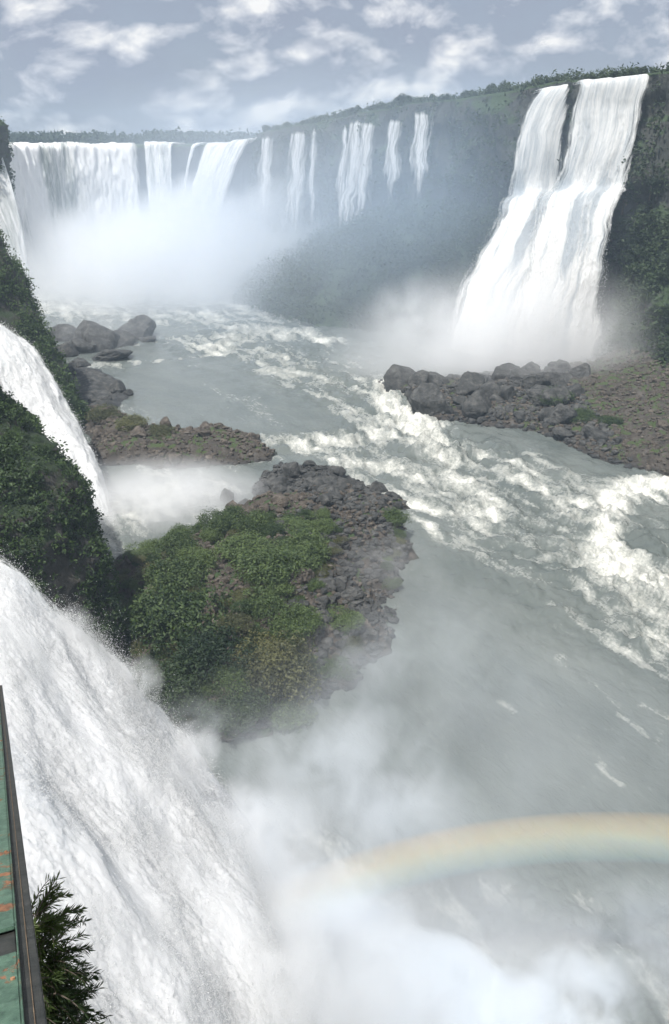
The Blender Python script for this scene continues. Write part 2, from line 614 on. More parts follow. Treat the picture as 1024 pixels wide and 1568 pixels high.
def nose(name, sil, Ys, reach_f, reach_b, bulge, mat, seed, amp, label, sc=0.12, nz=90, ny=140, zfoot=-2.0, back=0.5, xin=200):
    """a rock spur pointing towards +x; sil: photo outline of its edge [(px, py, Y)], top first"""
    P = np.array([at(a, b_, Y) for a, b_, Y in sil])
    o_ = np.argsort(P[:, 2])
    z = np.linspace(zfoot, P[:, 2].max(), nz)
    xs = np.interp(z, P[o_, 2], P[o_, 0])
    ys = np.interp(z, P[o_, 2], P[o_, 1])
    q = np.linspace(-1, 1, ny)
    V = np.zeros((nz + 1, ny, 3))
    for i in range(nz):
        dy = np.where(q < 0, q * reach_f, q * reach_b)
        V[i, :, 0] = xs[i] - bulge * np.abs(q) ** 1.7 * np.where(q < 0, 1.0, back * 2)
        V[i, :, 1] = ys[i] + dy
        V[i, :, 2] = z[i]
    V[nz] = V[nz - 1]
    V[nz, :, 0] -= xin
    V[nz, :, 2] += 6
    Q = V.reshape(-1, 3)
    d = amp * fbm(Q[:, 0] * sc, Q[:, 1] * sc, Q[:, 2] * sc * 1.4, 5, seed, 0.58)
    d += amp * 0.5 * ridged(Q[:, 0] * sc * 1.3, Q[:, 1] * sc * 1.3, Q[:, 2] * sc * 2.2, 4, seed + 7)
    d += amp * 0.25 * np.abs(vnoise(Q[:, 0] * 0.05, Q[:, 1] * 0.05, Q[:, 2] * 0.55, seed + 19))
    Q[:, 0] += d - amp * 0.75
    Q[:, 1] += 0.4 * d * np.sign(np.tile(q, nz + 1))* 0
    F = gridfaces(nz + 1, ny)[:, ::-1]
    me = mesh_np(name, Q, F)
    o = link(name, me, mat)
    tag(o, label, kind='structure')
    return Q.reshape(nz + 1, ny, 3)


N0 = nose('cliff', [(-2, 183, 385), (14, 192, 384), (18, 230, 383), (20, 290, 381), (30, 400, 378), (44, 470, 376)], 385, 40, 22, 30, M['rock_wall'], 201, 2.0,
          'distant dark rock wall at the left end of the horseshoe falls', sc=0.1)
N1 = nose('cliff', [(-90, 250, 205), (-16, 345, 203), (8, 384, 201), (32, 430, 199), (48, 470, 197), (68, 503, 195), (86, 545, 192), (110, 592, 189), (124, 630, 187), (130, 655, 186)], 195, 32, 40, 60, M['rock_cliff'], 211, 2.2,
          'green hung rock spur behind the middle fall on the left bank', back=0.3)
N2 = nose('cliff', [(-80, 470, 103), (-52, 556, 102), (-31, 600, 101), (-6, 640, 100), (10, 655, 99), (46, 688, 98), (80, 702, 97), (108, 740, 96), (134, 790, 95), (150, 830, 94), (165, 870, 93), (180, 930, 92), (196, 1000, 91), (200, 1040, 90)], 95, 40, 26, 24, M['rock_cliff'], 221, 2.0,
          'dark shaded rock spur with bushes between the two left falls', sc=0.16, nz=130, ny=170, back=0.35)


# ------------------------------------------------------------------ waterfalls
def loft(curves, nu, nv):
    """curves: list of polylines (each a list of 3D points) from one margin to the other -> (nu, nv, 3)"""
    R = np.stack([polyline(c, nv) for c in curves])          # (k, nv, 3)
    k = len(R)
    out = np.zeros((nu, nv, 3))
    for j in range(nv):
        out[:, j] = polyline(R[:, j], nu) if k > 2 else R[0, j] + (R[1, j] - R[0, j]) * np.linspace(0, 1, nu)[:, None]
    return out


def fall_mesh(name, G, mat, amp=0.8, su=0.5, sv=0.12, seed=0, foam=None, thick=0.5, rag=0.0, octv=5, parent=None, grain=None):
    nu, nv = G.shape[:2]
    du = np.linalg.norm(np.diff(G, axis=0), axis=2)
    dv = np.linalg.norm(np.diff(G, axis=1), axis=2)
    U = np.vstack([np.zeros((1, nv)), np.cumsum(du, 0)])
    Vv = np.hstack([np.zeros((nu, 1)), np.cumsum(dv, 1)])
    tu = np.gradient(G, axis=0)
    tv = np.gradient(G, axis=1)
    N = np.cross(tu, tv)
    N /= np.linalg.norm(N, axis=2)[:, :, None] + 1e-9
    cen = np.array([0, 0, 60.0]) - G
    N *= np.sign((N * cen).sum(2))[:, :, None]
    wu = U + 1.2 / su * 0.25 * fbm(U * su * 0.5, Vv * sv * 0.8, 5.0, 3, seed + 51)
    d = fbm(wu * su, Vv * sv, seed * 1.7, octv, seed, 0.68)
    if grain:
        g_ = fbm(U * grain[1], Vv * grain[1] * 0.6, 2.2, 2, seed + 71, 0.7)
        wn = np.random.default_rng(seed).normal(size=U.shape)
        d = grain[3] * fbm(wu * su * 0.5, Vv * sv * 0.6, seed, 3, seed + 73, 0.4) + grain[0] * (g_ + grain[2] * wn) * (1 + 0.9 * fbm(U * 0.2, Vv * 0.15, 6, 3, seed + 74))
    grow = 0.35 + 0.65 * np.clip(Vv / (Vv.max(1, keepdims=True) + 1e-6) * 2.2, 0, 1)
    P = G + N * (d * amp * grow)[:, :, None]
    if rag:
        P += (tu / (np.linalg.norm(tu, axis=2)[:, :, None] + 1e-9)) * (rag * fbm(U * 0.16, Vv * 0.2, 4, 3, seed + 31, 0.45) * grow)[:, :, None]
    e = np.minimum(U, U[-1:] - U)
    e = e / (U[-1:] + 1e-6)
    f = np.full((nu, nv), 0.5) if foam is None else foam(U, Vv, Vv / (Vv.max(1, keepdims=True) + 1e-6))
    FF_ = gridfaces(nu, nv)
    if (np.cross(tu, tv) * N).sum() < 0:
        FF_ = FF_[:, ::-1]
    me = mesh_np(name, P.reshape(-1, 3), FF_, True, {'edge': e.ravel(), 'foam': f.ravel(), 'down': (Vv / (Vv.max(1, keepdims=True) + 1e-6)).ravel()}, np.stack([U.ravel(), Vv.ravel()], 1))
    o = link(name, me, mat, parent)
    if thick:
        md = o.modifiers.new('thickness', 'SOLIDIFY')
        md.thickness = thick
        md.offset = -1
    return o, P


M['fall_far'] = mat_fall('far falling water', 0.28, 0.035, (0.33, 0.56), gap=(0.33, 0.36, 0.34), edge=0.03, bd=0.6, soft=3.0)
M['fall_veil'] = mat_fall('thin veil of falling water', 0.7, 0.045, (0.25, 0.5), gap=(0.6, 0.63, 0.64), edge=0.5, soft=5.0, thin=0.1, top=2.5, bot=0.5, opac=0.75)
M['fall_right'] = mat_fall('right falling water', 0.42, 0.035, (0.34, 0.53), gap=(0.46, 0.5, 0.53), white=(0.87, 0.865, 0.845), edge=0.12, bd=0.15, soft=5.0)
M['fall_mid'] = mat_fall('cascading water', 0.8, 0.16, (0.32, 0.55), gap=(0.55, 0.6, 0.63), edge=0.07, bd=0.2, soft=4.0)
M['fall_near'] = mat_fall('near torrent', 0.9, 0.5, (0.22, 0.52), gap=(0.84, 0.86, 0.88), edge=0.03, bd=0.05, bump=0.2, soft=4.0, sss=1.0, scale=1.2)


def wall_curve(px, py0, Y, zend, lean=2.0, n=5, shift=0.0):
    """a falling strand: starts at the photo pixel at distance Y, drops to zend and leans out to the river"""
    p = at(px, py0, Y)
    q = []
    for k in range(n):
        s = k / (n - 1)
        q.append((p[0] + shift * s, p[1] - lean * s ** 1.3, p[2] + (zend - p[2]) * s))
    return q


# the horseshoe
hs = polyline(TC, 60)
cv = []
T_ = np.gradient(hs[:, :2], axis=0)
T_ /= np.linalg.norm(T_, axis=1)[:, None]
N_ = np.stack([-T_[:, 1], T_[:, 0]], 1)
for i in range(len(hs)):
    p = hs[i]
    q = []
    for s in (-0.25, 0, 0.1, 0.3, 0.6, 1.0):
        if s < 0:
            q.append((p[0] - N_[i, 0] * 30, p[1] - N_[i, 1] * 30, p[2] + 1.1))
        else:
            o_ = 4.5 + 9 * s ** 0.6
            sl = -16 * s ** 0.8 * sstep(20, 12, i)
            q.append((p[0] + N_[i, 0] * o_ + sl, p[1] + N_[i, 1] * o_, (p[2] + 0.7 + 1.3 * vnoise(i * 0.55, 3.3, 0.0, 5)) * (1 - s)))
    cv.append(q)


def px_of(p):
    yc = p[1] * CP + (CAM_H - p[2]) * SP
    return 512 + FPX * p[0] / yc


HX = np.array([px_of(p + np.array([n_[0] * 4, n_[1] * 4, 0])) for p, n_ in zip(hs, N_)])


def hi(px):
    return int(np.argmin(np.abs(HX - px)))


def strip_fall(i0, i1, nu, seed, label, mat='fall_far', amp=1.6, foam=None, group=None, rng=1.0):
    G = loft(cv[i0:i1], nu, 90)
    if rng < 1:
        G = G[:max(4, int(nu * rng))]
    o, _ = fall_mesh('waterfall', G, M[mat], amp, 0.22, 0.06, seed, foam=foam, thick=0.8)
    tag(o, label, 'waterfall', group)
    return o


strip_fall(max(hi(384), 0), hi(320) + 1, 90, 301, 'bright white chute on the right side of the horseshoe beside the dark rocks')
strip_fall(hi(297), hi(297) + 2, 16, 303, 'thin white strand falling over the dark rocks of the horseshoe', rng=0.6)
strip_fall(hi(265), hi(214), 70, 307, 'short white curtain between the dark rocks and the narrow gap in the horseshoe', amp=1.6)
strip_fall(hi(206), 58, 180, 305, 'broad thundering white curtain at the head of the canyon', amp=2.6,
           foam=lambda U, V, v: 0.5 + 0.35 * fbm(U * 0.06, V * 0.02, 3, 3, 88) + 0.1 * v)

# strands on the right wall
for (px, py, Y, w, zend, sh_, lab) in [
    (408, 205, 446, 3.4, 4, -5, 'narrow white strand nearest the horseshoe on the right canyon wall'),
    (456, 197, 424, 4.2, 6, -4, 'white ribbon fall second along the right wall from the horseshoe'),
    (480, 194, 412, 1.6, 14, -2, 'faint thin veil beside the second ribbon fall'),
    (548, 180, 378, 3.6, 8, -7, 'left strand of the tall white twin fall reaching the mist'),
    (566, 182, 371, 2.8, 16, -6, 'right strand of the tall white twin fall reaching the mist'),
    (604, 177, 352, 2.6, 32, -1.5, 'short pale veil above the wooded slope beside the twin fall'),
    (645, 165, 330, 3.0, 34, -1, 'short white veil above the wooded slope nearest the big right fall'),
    (528, 190, 386, 1.5, 16, -3, 'faint hairline fall left of the tall twin fall'),
]:
    Yf = Y - (19 if Y > 345 else 15)
    c1 = wall_curve(px, py, Yf, zend, 5, 5, sh_)
    w *= 1.1
    c2 = [(a + w * (1 + 0.5 * k / 4), b_ - 0.6 * w, c) for k, (a, b_, c) in enumerate(c1)]
    c1 = [(a - w * (1 + 0.5 * k / 4), b_ + 0.6 * w, c) for k, (a, b_, c) in enumerate(c1)]
    o, _ = fall_mesh('waterfall', loft([c1, c2], 14, 70), M['fall_veil'], 0.7, 0.5, 0.08, int(px), thick=0.3, rag=1.6)
    tag(o, lab, 'waterfall')

NEARFALLS = []
# the big right fall: an upper drop in two sheets and a wide lower cascade
rf = empty('waterfall', (75, 268, 0))
tag(rf, 'big two step white waterfall pouring off the right canyon wall', 'waterfall')


def rcurve(px0, py0, Y0, px1, py1, Y1, extra=()):
    a, b_ = at(px0, py0, Y0), at(px1, py1, Y1)
    pts = [a + np.array([0.0, 6.0, 0.3]), a]
    for s in (0.12, 0.35, 0.7):
        p = a + (b_ - a) * s
        p[2] = a[2] + (b_[2] - a[2]) * s ** 1.25
        pts.append(p)
    pts.append(b_)
    return pts + [at(*e) for e in extra]


def rpath(*pts):
    q = [at(*p) for p in pts]
    return [q[0] + np.array([0.0, 7.0, 0.2])] + q


RF = [
    # upper left sheet and its fan
    ('water_sheet', [rpath((822, 140, 286), (802, 172, 284.5), (788, 225, 283), (778, 296, 281.5), (768, 312, 275), (750, 352, 270), (722, 405, 262), (700, 450, 257), (680, 530, 251)),
                    rpath((845, 135, 284.5), (830, 170, 283), (819, 225, 281), (809, 290, 279.5), (803, 306, 273), (793, 350, 267), (772, 420, 258), (757, 480, 252), (742, 546, 247)),
                    rpath((872, 133, 282.8), (868, 168, 281.5), (862, 225, 280), (862, 286, 279), (872, 300, 273), (876, 340, 268), (870, 420, 258), (862, 480, 252), (850, 550, 248))], 150, 401),
    ('water_sheet', [rpath((881, 127, 278), (874, 165, 277), (865, 225, 275.5), (848, 284, 274), (828, 299, 268), (816, 345, 262), (800, 420, 253), (784, 485, 248), (770, 552, 244.5)),
                    rpath((930, 123, 273), (924, 165, 272), (915, 225, 270), (904, 284, 268), (900, 298, 263), (893, 345, 257), (880, 420, 250), (872, 485, 247), (868, 552, 244)),
                    rpath((992, 117, 267), (984, 165, 266), (972, 225, 264), (957, 286, 262), (950, 300, 257), (938, 335, 253), (928, 420, 249), (923, 485, 247), (920, 548, 246))], 190, 402),
]
for nm, cs, nu_, sd_ in RF:
    o, GR = fall_mesh(nm, loft(cs, nu_, 210), M['fall_right'], 0.75, 0.45, 0.045, sd_, thick=0.6, rag=0.9, octv=6, grain=(0.2, 0.7, 0.35, 1.3), parent=rf,
                      foam=lambda U, V, v: 0.45 + 0.06 * v + 0.07 * sstep(0.36, 0.46, v) + 0.5 * fbm(U * 0.26, V * 0.035, 2, 5, 77) * sstep(0.3, 0.45, v))
    o.matrix_parent_inverse = Matrix.Translation((-75, -268, 0))
    NEARFALLS.append((nm, GR, o))

# fall down the distant left wall
cs = [[at(-40, 225, 372), at(-25, 300, 368), at(0, 360, 364), at(25, 430, 358)], [at(0, 228, 378), at(14, 270, 375), at(30, 330, 372), at(46, 420, 368)]]
o, _ = fall_mesh('waterfall', loft(cs, 40, 60), M['fall_far'], 1.0, 0.3, 0.06, 421, thick=0.4)
tag(o, 'pale slanting fall on the distant left wall', 'waterfall')

# the middle left fall
cs = []
R2 = [(-70, 466, 172), (0, 495, 168), (38, 520, 165), (75, 562, 161), (100, 612, 157), (130, 668, 151), (152, 715, 146), (170, 770, 141), (178, 815, 136)]
L2 = [(-140, 480, 160), (-60, 520, 154), (-20, 560, 150), (20, 625, 146), (50, 670, 143), (80, 700, 140), (110, 740, 137), (130, 790, 134), (145, 850, 131)]
a2 = [at(*p) for p in R2]
b2 = [at(*p) for p in L2]
mid = [0.5 * (p + q) + np.array([1.5, -1.0, 0.8]) for p, q in zip(a2, b2)]
o, MF = fall_mesh('waterfall', loft([b2, mid, a2], 80, 150), M['fall_mid'], 1.0, 0.35, 0.16, 431, thick=0.5, rag=1.2,
                  foam=lambda U, V, v: 0.42 + 0.4 * v)
tag(o, 'white cascade sliding down between two dark spurs on the left bank', 'waterfall')

# the nearest fall
far_edge = [(-120, 800, 68), (-40, 832, 66), (0, 852, 64), (60, 905, 62), (110, 955, 60.5), (170, 1012, 59), (240, 1082, 57.5), (290, 1130, 56), (335, 1185, 55), (375, 1265, 54), (410, 1335, 52.5), (450, 1410, 51), (500, 1480, 49)]
A3 = polyline([at(*p) for p in far_edge], 14)
curves = []
for s in np.linspace(0, 1, 9):
    c = []
    for p in A3:
        y = p[1] * (1 - s) + (10 + 0.06 * p[1]) * s
        x = p[0] + s * (9.5 + 0.07 * (p[2])) + 1.5 * math.sin(math.pi * s)
        zt = p[2] - 2.0 * s * (p[2] / 35)
        c.append((x, y, zt))
    curves.append(c)
G3 = loft(curves, 420, 400)


def foam3(U, V, v):
    return 0.5 + 0.55 * fbm(U * 0.12, V * 0.09, 3, 4, 91) + 0.12 * (1 - v)


o, NF = fall_mesh('waterfall', G3, M['fall_near'], 1.3, 0.3, 0.22, 441, thick=0, rag=2.0, foam=foam3, octv=7, grain=(0.09, 2.2, 0.36, 0.85))
bk = G3[::8, ::8]
tu_, tv_ = np.gradient(bk, axis=0), np.gradient(bk, axis=1)
nb2 = np.cross(tu_, tv_)
nb2 /= np.linalg.norm(nb2, axis=2)[:, :, None] + 1e-9
nb2 *= np.sign((nb2 * (np.array([0, 0, 60.0]) - bk)).sum(2))[:, :, None]
bk = bk - nb2 * 2.6
bk[0] = bk[1] * 1.0
tag(link('cliff', mesh_np('cliff', bk.reshape(-1, 3), gridfaces(*bk.shape[:2])), M['rock_cliff']), 'rock face behind the nearest fall', kind='structure')
tag(o, 'nearest roaring white torrent beyond the green steel beam', 'waterfall')

# ------------------------------------------------------------------ rock banks and the island
def mound(name, poly, hmax, rise, mat, seed, label, step=0.6, amp=0.9, sc=0.16, rock=0.6, extra=None, jag=2.0):
    P = [gp(a, b_)[:2] for a, b_ in poly]
    A = np.array(P)
    x0, y0 = A.min(0) - 6
    x1, y1 = A.max(0) + 6
    nx, ny = int((x1 - x0) / step) + 2, int((y1 - y0) / step) + 2
    X, Y = np.meshgrid(np.linspace(x0, x1, nx), np.linspace(y0, y1, ny), indexing='ij')

    def H(x, y):
        x, y = np.asarray(x, float), np.asarray(y, float)
        sh = x.shape
        x, y = x.ravel(), y.ravel()
        d = poly_sd(x, y, P) + jag * fbm(x * 0.15, y * 0.15, 0, 3, seed + 1)
        h = hmax * (1 - np.exp(-np.clip(d, 0, None) / rise)) + np.clip(d, -4, 0) * 0.6
        if extra is not None:
            h = h + extra(x, y) * sstep(0, 5, d)
        k = sstep(-1, 3, d)
        h = h + k * (amp * fbm(x * sc, y * sc, 0, 5, seed, 0.6) + rock * np.maximum(0, ridged(x * 0.3, y * 0.3, 1, 3, seed + 5)))
        return h.reshape(sh) - 0.15
    Z = H(X, Y)
    F = gridfaces(nx, ny, Z > -1.9)
    V, F = compact(np.stack([X.ravel(), Y.ravel(), Z.ravel()], 1), F)
    o = link(name, mesh_np(name, V, F), mat)
    tag(o, label, kind='structure')
    return H, P


def drop(px, py, H):
    d = ray(px, py)
    t = np.linspace((CAM_H - 13) / -d[2], (CAM_H + 0.3) / -d[2], 160)
    x, y, z = d[0] * t, d[1] * t, CAM_H + d[2] * t
    k = np.nonzero(z <= np.maximum(H(x, y), -0.1))[0]
    k = k[0] if len(k) else -1
    return np.array([x[k], y[k], z[k]])


POLY_ISLAND = [(172, 885), (200, 862), (262, 850), (330, 812), (400, 775), (480, 762), (560, 758), (618, 778), (622, 830), (612, 900), (598, 960), (580, 1000), (540, 1040), (490, 1080), (430, 1110), (340, 1135), (270, 1115), (215, 1050), (190, 980)]
H_ISL, P_ISL = mound('island', POLY_ISLAND, 6.5, 9, M['soil'], 501, 'bushy rock island in the middle of the river', step=0.4, amp=1.5, rock=1.7, jag=4.5)
POLY_MIDROCK = [(388, 745), (425, 712), (470, 716), (520, 724), (560, 745), (622, 772), (612, 795), (500, 805), (400, 800)]
H_MID, P_MID = mound('rocks', POLY_MIDROCK, 2.2, 4, M['rock_grey'], 521, 'grey wet rock shelf at the head of the island', step=0.5, amp=0.9, rock=1.0)
POLY_SPIT = [(118, 622), (175, 632), (230, 655), (300, 664), (350, 662), (395, 676), (420, 692), (412, 704), (330, 714), (255, 717), (195, 714), (150, 715), (132, 690)]
H_SPIT, P_SPIT = mound('rocks', POLY_SPIT, 3.4, 4, M['bank'], 531, 'brown stony spit below the left bank cliff', step=0.6, amp=0.9, rock=1.0)
POLY_BAR = [(577, 585), (612, 580), (650, 584), (705, 580), (765, 578), (805, 573), (870, 570), (925, 560), (945, 535), (1060, 520), (1250, 540), (1500, 640), (1400, 800), (1200, 770), (1090, 745), (1024, 728), (960, 716), (900, 696), (850, 670), (800, 657), (740, 652), (690, 642), (655, 642), (632, 628), (637, 608), (600, 597)]


def bar_extra(x, y):
    return 0.16 * np.clip(x - 58, 0, 60) + 0.012 * np.clip(x - 70, 0, 200) ** 1.3


H_BAR, P_BAR = mound('gravel_bar', POLY_BAR, 2.6, 5, M['bank'], 541, 'brown boulder bar jutting from the right bank below the big fall', step=0.7, amp=0.9, rock=0.9, extra=bar_extra)
POLY_SHORE = [(70, 560), (130, 560), (175, 575), (195, 600), (190, 622), (150, 650), (100, 650)]
H_SHR, P_SHR = mound('rocks', POLY_SHORE, 1.6, 4, M['rock_grey'], 551, 'dark grey rocks under the left bank spur', step=0.7, amp=0.8, rock=0.8)


# boulders: cut by planes, then roughened
def boulder_mesh(seed, cuts=13, sub=4):
    import bmesh
    bm = bmesh.new()
    bmesh.ops.create_icosphere(bm, subdivisions=sub, radius=1)
    bm.verts.ensure_lookup_table()
    V = np.array([v.co for v in bm.verts])
    F = np.array([[v.index for v in f.verts] for f in bm.faces])
    bm.free()
    r = np.random.default_rng(seed)
    n = r.normal(size=(cuts, 3))
    n /= np.linalg.norm(n, axis=1)[:, None]
    h = r.uniform(0.5, 0.95, cuts)
    dots = V @ n.T
    with np.errstate(divide='ignore'):
        rr = np.where(dots > 0.05, h[None, :] / dots, 9)
    R = np.minimum(rr.min(1), 1.15)
    R = R * (1 + 0.13 * fbm(V[:, 0] * 2.6, V[:, 1] * 2.2, V[:, 2] * 2.2, 5, seed, 0.6) - 0.1 * np.abs(vnoise(V[:, 0] * 4, V[:, 1] * 4, V[:, 2] * 4, seed + 3)))
    return V * R[:, None], F


BOULD = [boulder_mesh(900 + i) for i in range(8)]
BM_G = [mesh_np('boulder', v, f, i % 2 == 0) for i, (v, f) in enumerate(BOULD)]
BM_B = [mesh_np('boulder', v, f, i % 2 == 0) for i, (v, f) in enumerate(BOULD)]
for me in BM_G:
    me.materials.append(M['rock_grey'])
for me in BM_B:
    me.materials.append(M['rock_brown'])


def boulder(p, r, label, group=None, brown=False, flat=0.75, k=None, name='boulder'):
    k = RNG.integers(8) if k is None else k
    o = link(name, (BM_B if brown else BM_G)[k])
    o.location = p
    j_ = 0.25 if name == 'rock_outcrop' else 1.0
    o.scale = (r * (1 + j_ * RNG.uniform(-0.3, 0.3)), r * (1 + j_ * RNG.uniform(-0.3, 0.3)), r * flat * (1 + j_ * RNG.uniform(-0.2, 0.35)))
    o.rotation_euler = (RNG.uniform(-0.25, 0.25), RNG.uniform(-0.25, 0.25), RNG.uniform(0, 6.3))
    tag(o, label, 'boulder', group)
    return o


def px_m(px, p):
    """photo pixels -> metres at the point p"""
    return px / FPX * (p[1] * CP + (CAM_H - p[2]) * SP)


# distant hummocks in the left bank's water
for px, py, wpx, k, lab, fl in [
    (150, 530, 92, 0, 'broad hump of bluish grey rock standing in the river below the horseshoe, left one', 0.78),
    (207, 514, 66, 3, 'pointed hump of bluish grey rock standing in the river, right one', 0.8),
    (180, 528, 56, 6, 'grey rock filling the saddle between the two humps', 0.62),
    (128, 536, 54, 5, 'grey rock leaning on the left shoulder of the broad hump', 0.72),
    (104, 540, 62, 2, 'low grey rock against the left bank beside the two humps', 0.7),
    (165, 548, 74, 5, 'low flat grey rock in front of the two humps', 0.4),
    (100, 520, 50, 4, 'dim grey rock behind the low rock on the left bank', 0.8),
    (225, 522, 34, 6, 'small grey rock ending the hump towards the rapids', 0.6),
    (120, 560, 40, 1, 'dark rock at the waterline below the low grey rock', 0.5),
]:
    p = gp(px, py)
    boulder(p, px_m(wpx, p) / 2, lab, None, False, fl, k, 'rock_outcrop')
for px, py, wpx, k, lab in [
    (183, 600, 34, 4, 'rounded dark boulder standing clear of the left shore'),
    (155, 618, 40, 7, 'dark boulder at the waterline under the left spur'),
    (350, 768, 36, 1, 'lone dark rock in the pool of the middle left fall'),
    (371, 775, 26, 2, 'small dark rock beside the lone rock in the left pool'),
    (262, 838, 26, 3, 'grey rock on the island shore by the left pool'),
    (192, 862, 34, 5, 'grey rock on the island shore nearest the dark spur'),
]:
    p = gp(px, py, 0.3)
    boulder(p, px_m(wpx, p) / 2, lab, None, False, 0.8, k)

for px, py, wpx, k, lab in [
    (612, 588, 66, 0, 'dark boulder at the very tip of the right hand bar'),
    (668, 588, 50, 3, 'second dark boulder from the tip of the right hand bar'),
    (662, 625, 70, 5, 'largest dark rock on the river side of the right hand bar'),
    (718, 598, 62, 2, 'grey boulder midway along the crest of the right hand bar'),
    (780, 580, 48, 6, 'pointed grey boulder on the crest of the right hand bar'),
    (855, 585, 50, 7, 'flat topped boulder by the notch in the right hand bar'),
    (890, 575, 44, 1, 'grey boulder right of the notch in the right hand bar'),
    (735, 632, 58, 4, 'cracked grey boulder low on the river side of the right hand bar'),
]:
    p = drop(px, py, H_BAR)
    boulder(p + np.array([0, 0, 0.1]), px_m(wpx, p) / 2, lab, None, False, 0.8, k)


def scatter(H, P, n, rmin, rmax, label, group, brown, ok=None, dmin=-1.0, power=2.2, sink=0.15):
    A = np.array(P)
    lo_, hi_ = A.min(0), A.max(0)
    c = 0
    while c < n:
        x, y = RNG.uniform(lo_[0] - 1, hi_[0] + 1), RNG.uniform(lo_[1] - 1, hi_[1] + 1)
        xa, ya = np.array([x]), np.array([y])
        if poly_sd(xa, ya, P)[0] < dmin or (ok is not None and not ok(x, y)):
            continue
        z = float(H(xa, ya)[0])
        r = rmin + (rmax - rmin) * RNG.random() ** power
        boulder((x, y, max(z, -0.2) + r * sink), r, label, group, brown)
        c += 1


def inview(x, y):
    yc = y * CP + CAM_H * SP
    return abs(x) < 0.43 * yc


scatter(H_BAR, P_BAR, 72, 0.9, 3.8, 'angular boulder heaped on the brown bar below the big right fall', 'boulders on the right hand bar', False, lambda x, y: inview(x, y) and x < 62)
scatter(H_BAR, P_BAR, 26, 0.8, 2.6, 'brown boulder on the stony slope at the right bank', 'boulders on the right bank slope', True, lambda x, y: inview(x, y) and x > 50)
scatter(H_SPIT, P_SPIT, 30, 0.8, 2.6, 'brown boulder piled on the spit below the left cliff', 'boulders on the left spit', True, inview)
scatter(H_MID, P_MID, 32, 0.6, 2.1, 'grey wet boulder on the shelf at the head of the island', 'boulders at the head of the island', False, inview, power=1.6)
scatter(H_ISL, P_ISL, 44, 0.6, 1.8, 'brown boulder lying among the island bushes', 'boulders on the island', True, lambda x, y: inview(x, y) and x < 0)
scatter(H_ISL, P_ISL, 56, 0.5, 2.0, 'grey boulder on the bare river side of the island', 'boulders on the bare side of the island', False, lambda x, y: inview(x, y) and x > -2)
scatter(H_SHR, P_SHR, 10, 0.8, 2.2, 'dark boulder on the shore under the left bank spur', 'boulders under the left spur', False, inview)


def rubble(H, P, n, rmin, rmax, mat, label, seed, ok=None):
    """loose stones too many to count, one mesh"""
    A = np.array(P)
    lo_, hi_ = A.min(0), A.max(0)
    r = np.random.default_rng(seed)
    x = r.uniform(lo_[0], hi_[0], n * 6)
    y = r.uniform(lo_[1], hi_[1], n * 6)
    k = poly_sd(x, y, P) > -0.6
    if ok is not None:
        k &= ok(x, y)
    x, y = x[k][:n], y[k][:n]
    z = H(x, y)
    protos = [boulder_mesh(1200 + i, 12, 1) for i in range(6)]
    Vs, Fs, o_ = [], [], 0
    for i in range(len(x)):
        v, f = protos[i % 6]
        s = rmin + (rmax - rmin) * r.random() ** 2
        a = r.uniform(0, 6.28)
        c, s_ = math.cos(a), math.sin(a)
        w_ = v * np.array([1, r.uniform(0.6, 1), r.uniform(0.5, 0.9)]) * s
        w_ = np.stack([w_[:, 0] * c - w_[:, 1] * s_, w_[:, 0] * s_ + w_[:, 1] * c, w_[:, 2]], 1)
        Vs.append(w_ + np.array([x[i], y[i], z[i] + s * 0.2]))
        Fs.append(f + o_)
        o_ += len(v)
    o = link('rubble', mesh_np('rubble', np.vstack(Vs), np.vstack(Fs), False), mat)
    tag(o, label, kind='stuff')


rubble(H_BAR, P_BAR, 3500, 0.3, 1.5, M['rock_grey'], 'loose grey stones on the right hand bar', 36, lambda x, y: x < 60)
rubble(H_BAR, P_BAR, 8000, 0.2, 0.9, M['rock_brown'], 'loose brown stones covering the right hand bar', 31, lambda x, y: np.abs(x) < 0.46 * (y * CP + CAM_H * SP))
rubble(H_SPIT, P_SPIT, 1500, 0.25, 0.9, M['rock_brown'], 'loose brown stones covering the left spit', 32)
rubble(H_MID, P_MID, 900, 0.2, 0.7, M['rock_grey'], 'loose grey stones on the shelf at the island head', 33)
rubble(H_ISL, P_ISL, 5000, 0.15, 0.8, M['rock_brown'], 'loose brown stones between the island bushes', 34)
rubble(H_ISL, P_ISL, 3000, 0.2, 1.1, M['rock_grey'], 'loose grey stones on the bare river side of the island', 35, lambda x, y: x > -6 + 3 * np.sin(y * 0.3))


# ------------------------------------------------------------------ leaves
def leaf_quads(C, Nn, size, r, shade, asp=0.55):
    """leaf shaped quads at the centres C, facing roughly Nn"""
    n = len(C)
    a = r.normal(size=(n, 3))
    Nn = Nn + 0.9 * r.normal(size=(n, 3))
    Nn /= np.linalg.norm(Nn, axis=1)[:, None] + 1e-9
    u = np.cross(Nn, a)
    u /= np.linalg.norm(u, axis=1)[:, None] + 1e-9
    v = np.cross(Nn, u)
    s = size * r.uniform(0.6, 1.4, n)[:, None]
    u, v = u * s, v * s * asp
    V = np.stack([C - u, C - v * 0.9 + Nn * s * 0.12, C + u, C + v * 0.9 + Nn * s * 0.12], 1).reshape(-1, 3)
    F = np.arange(n * 4).reshape(-1, 4)
    return V, F, np.repeat(shade, 4)


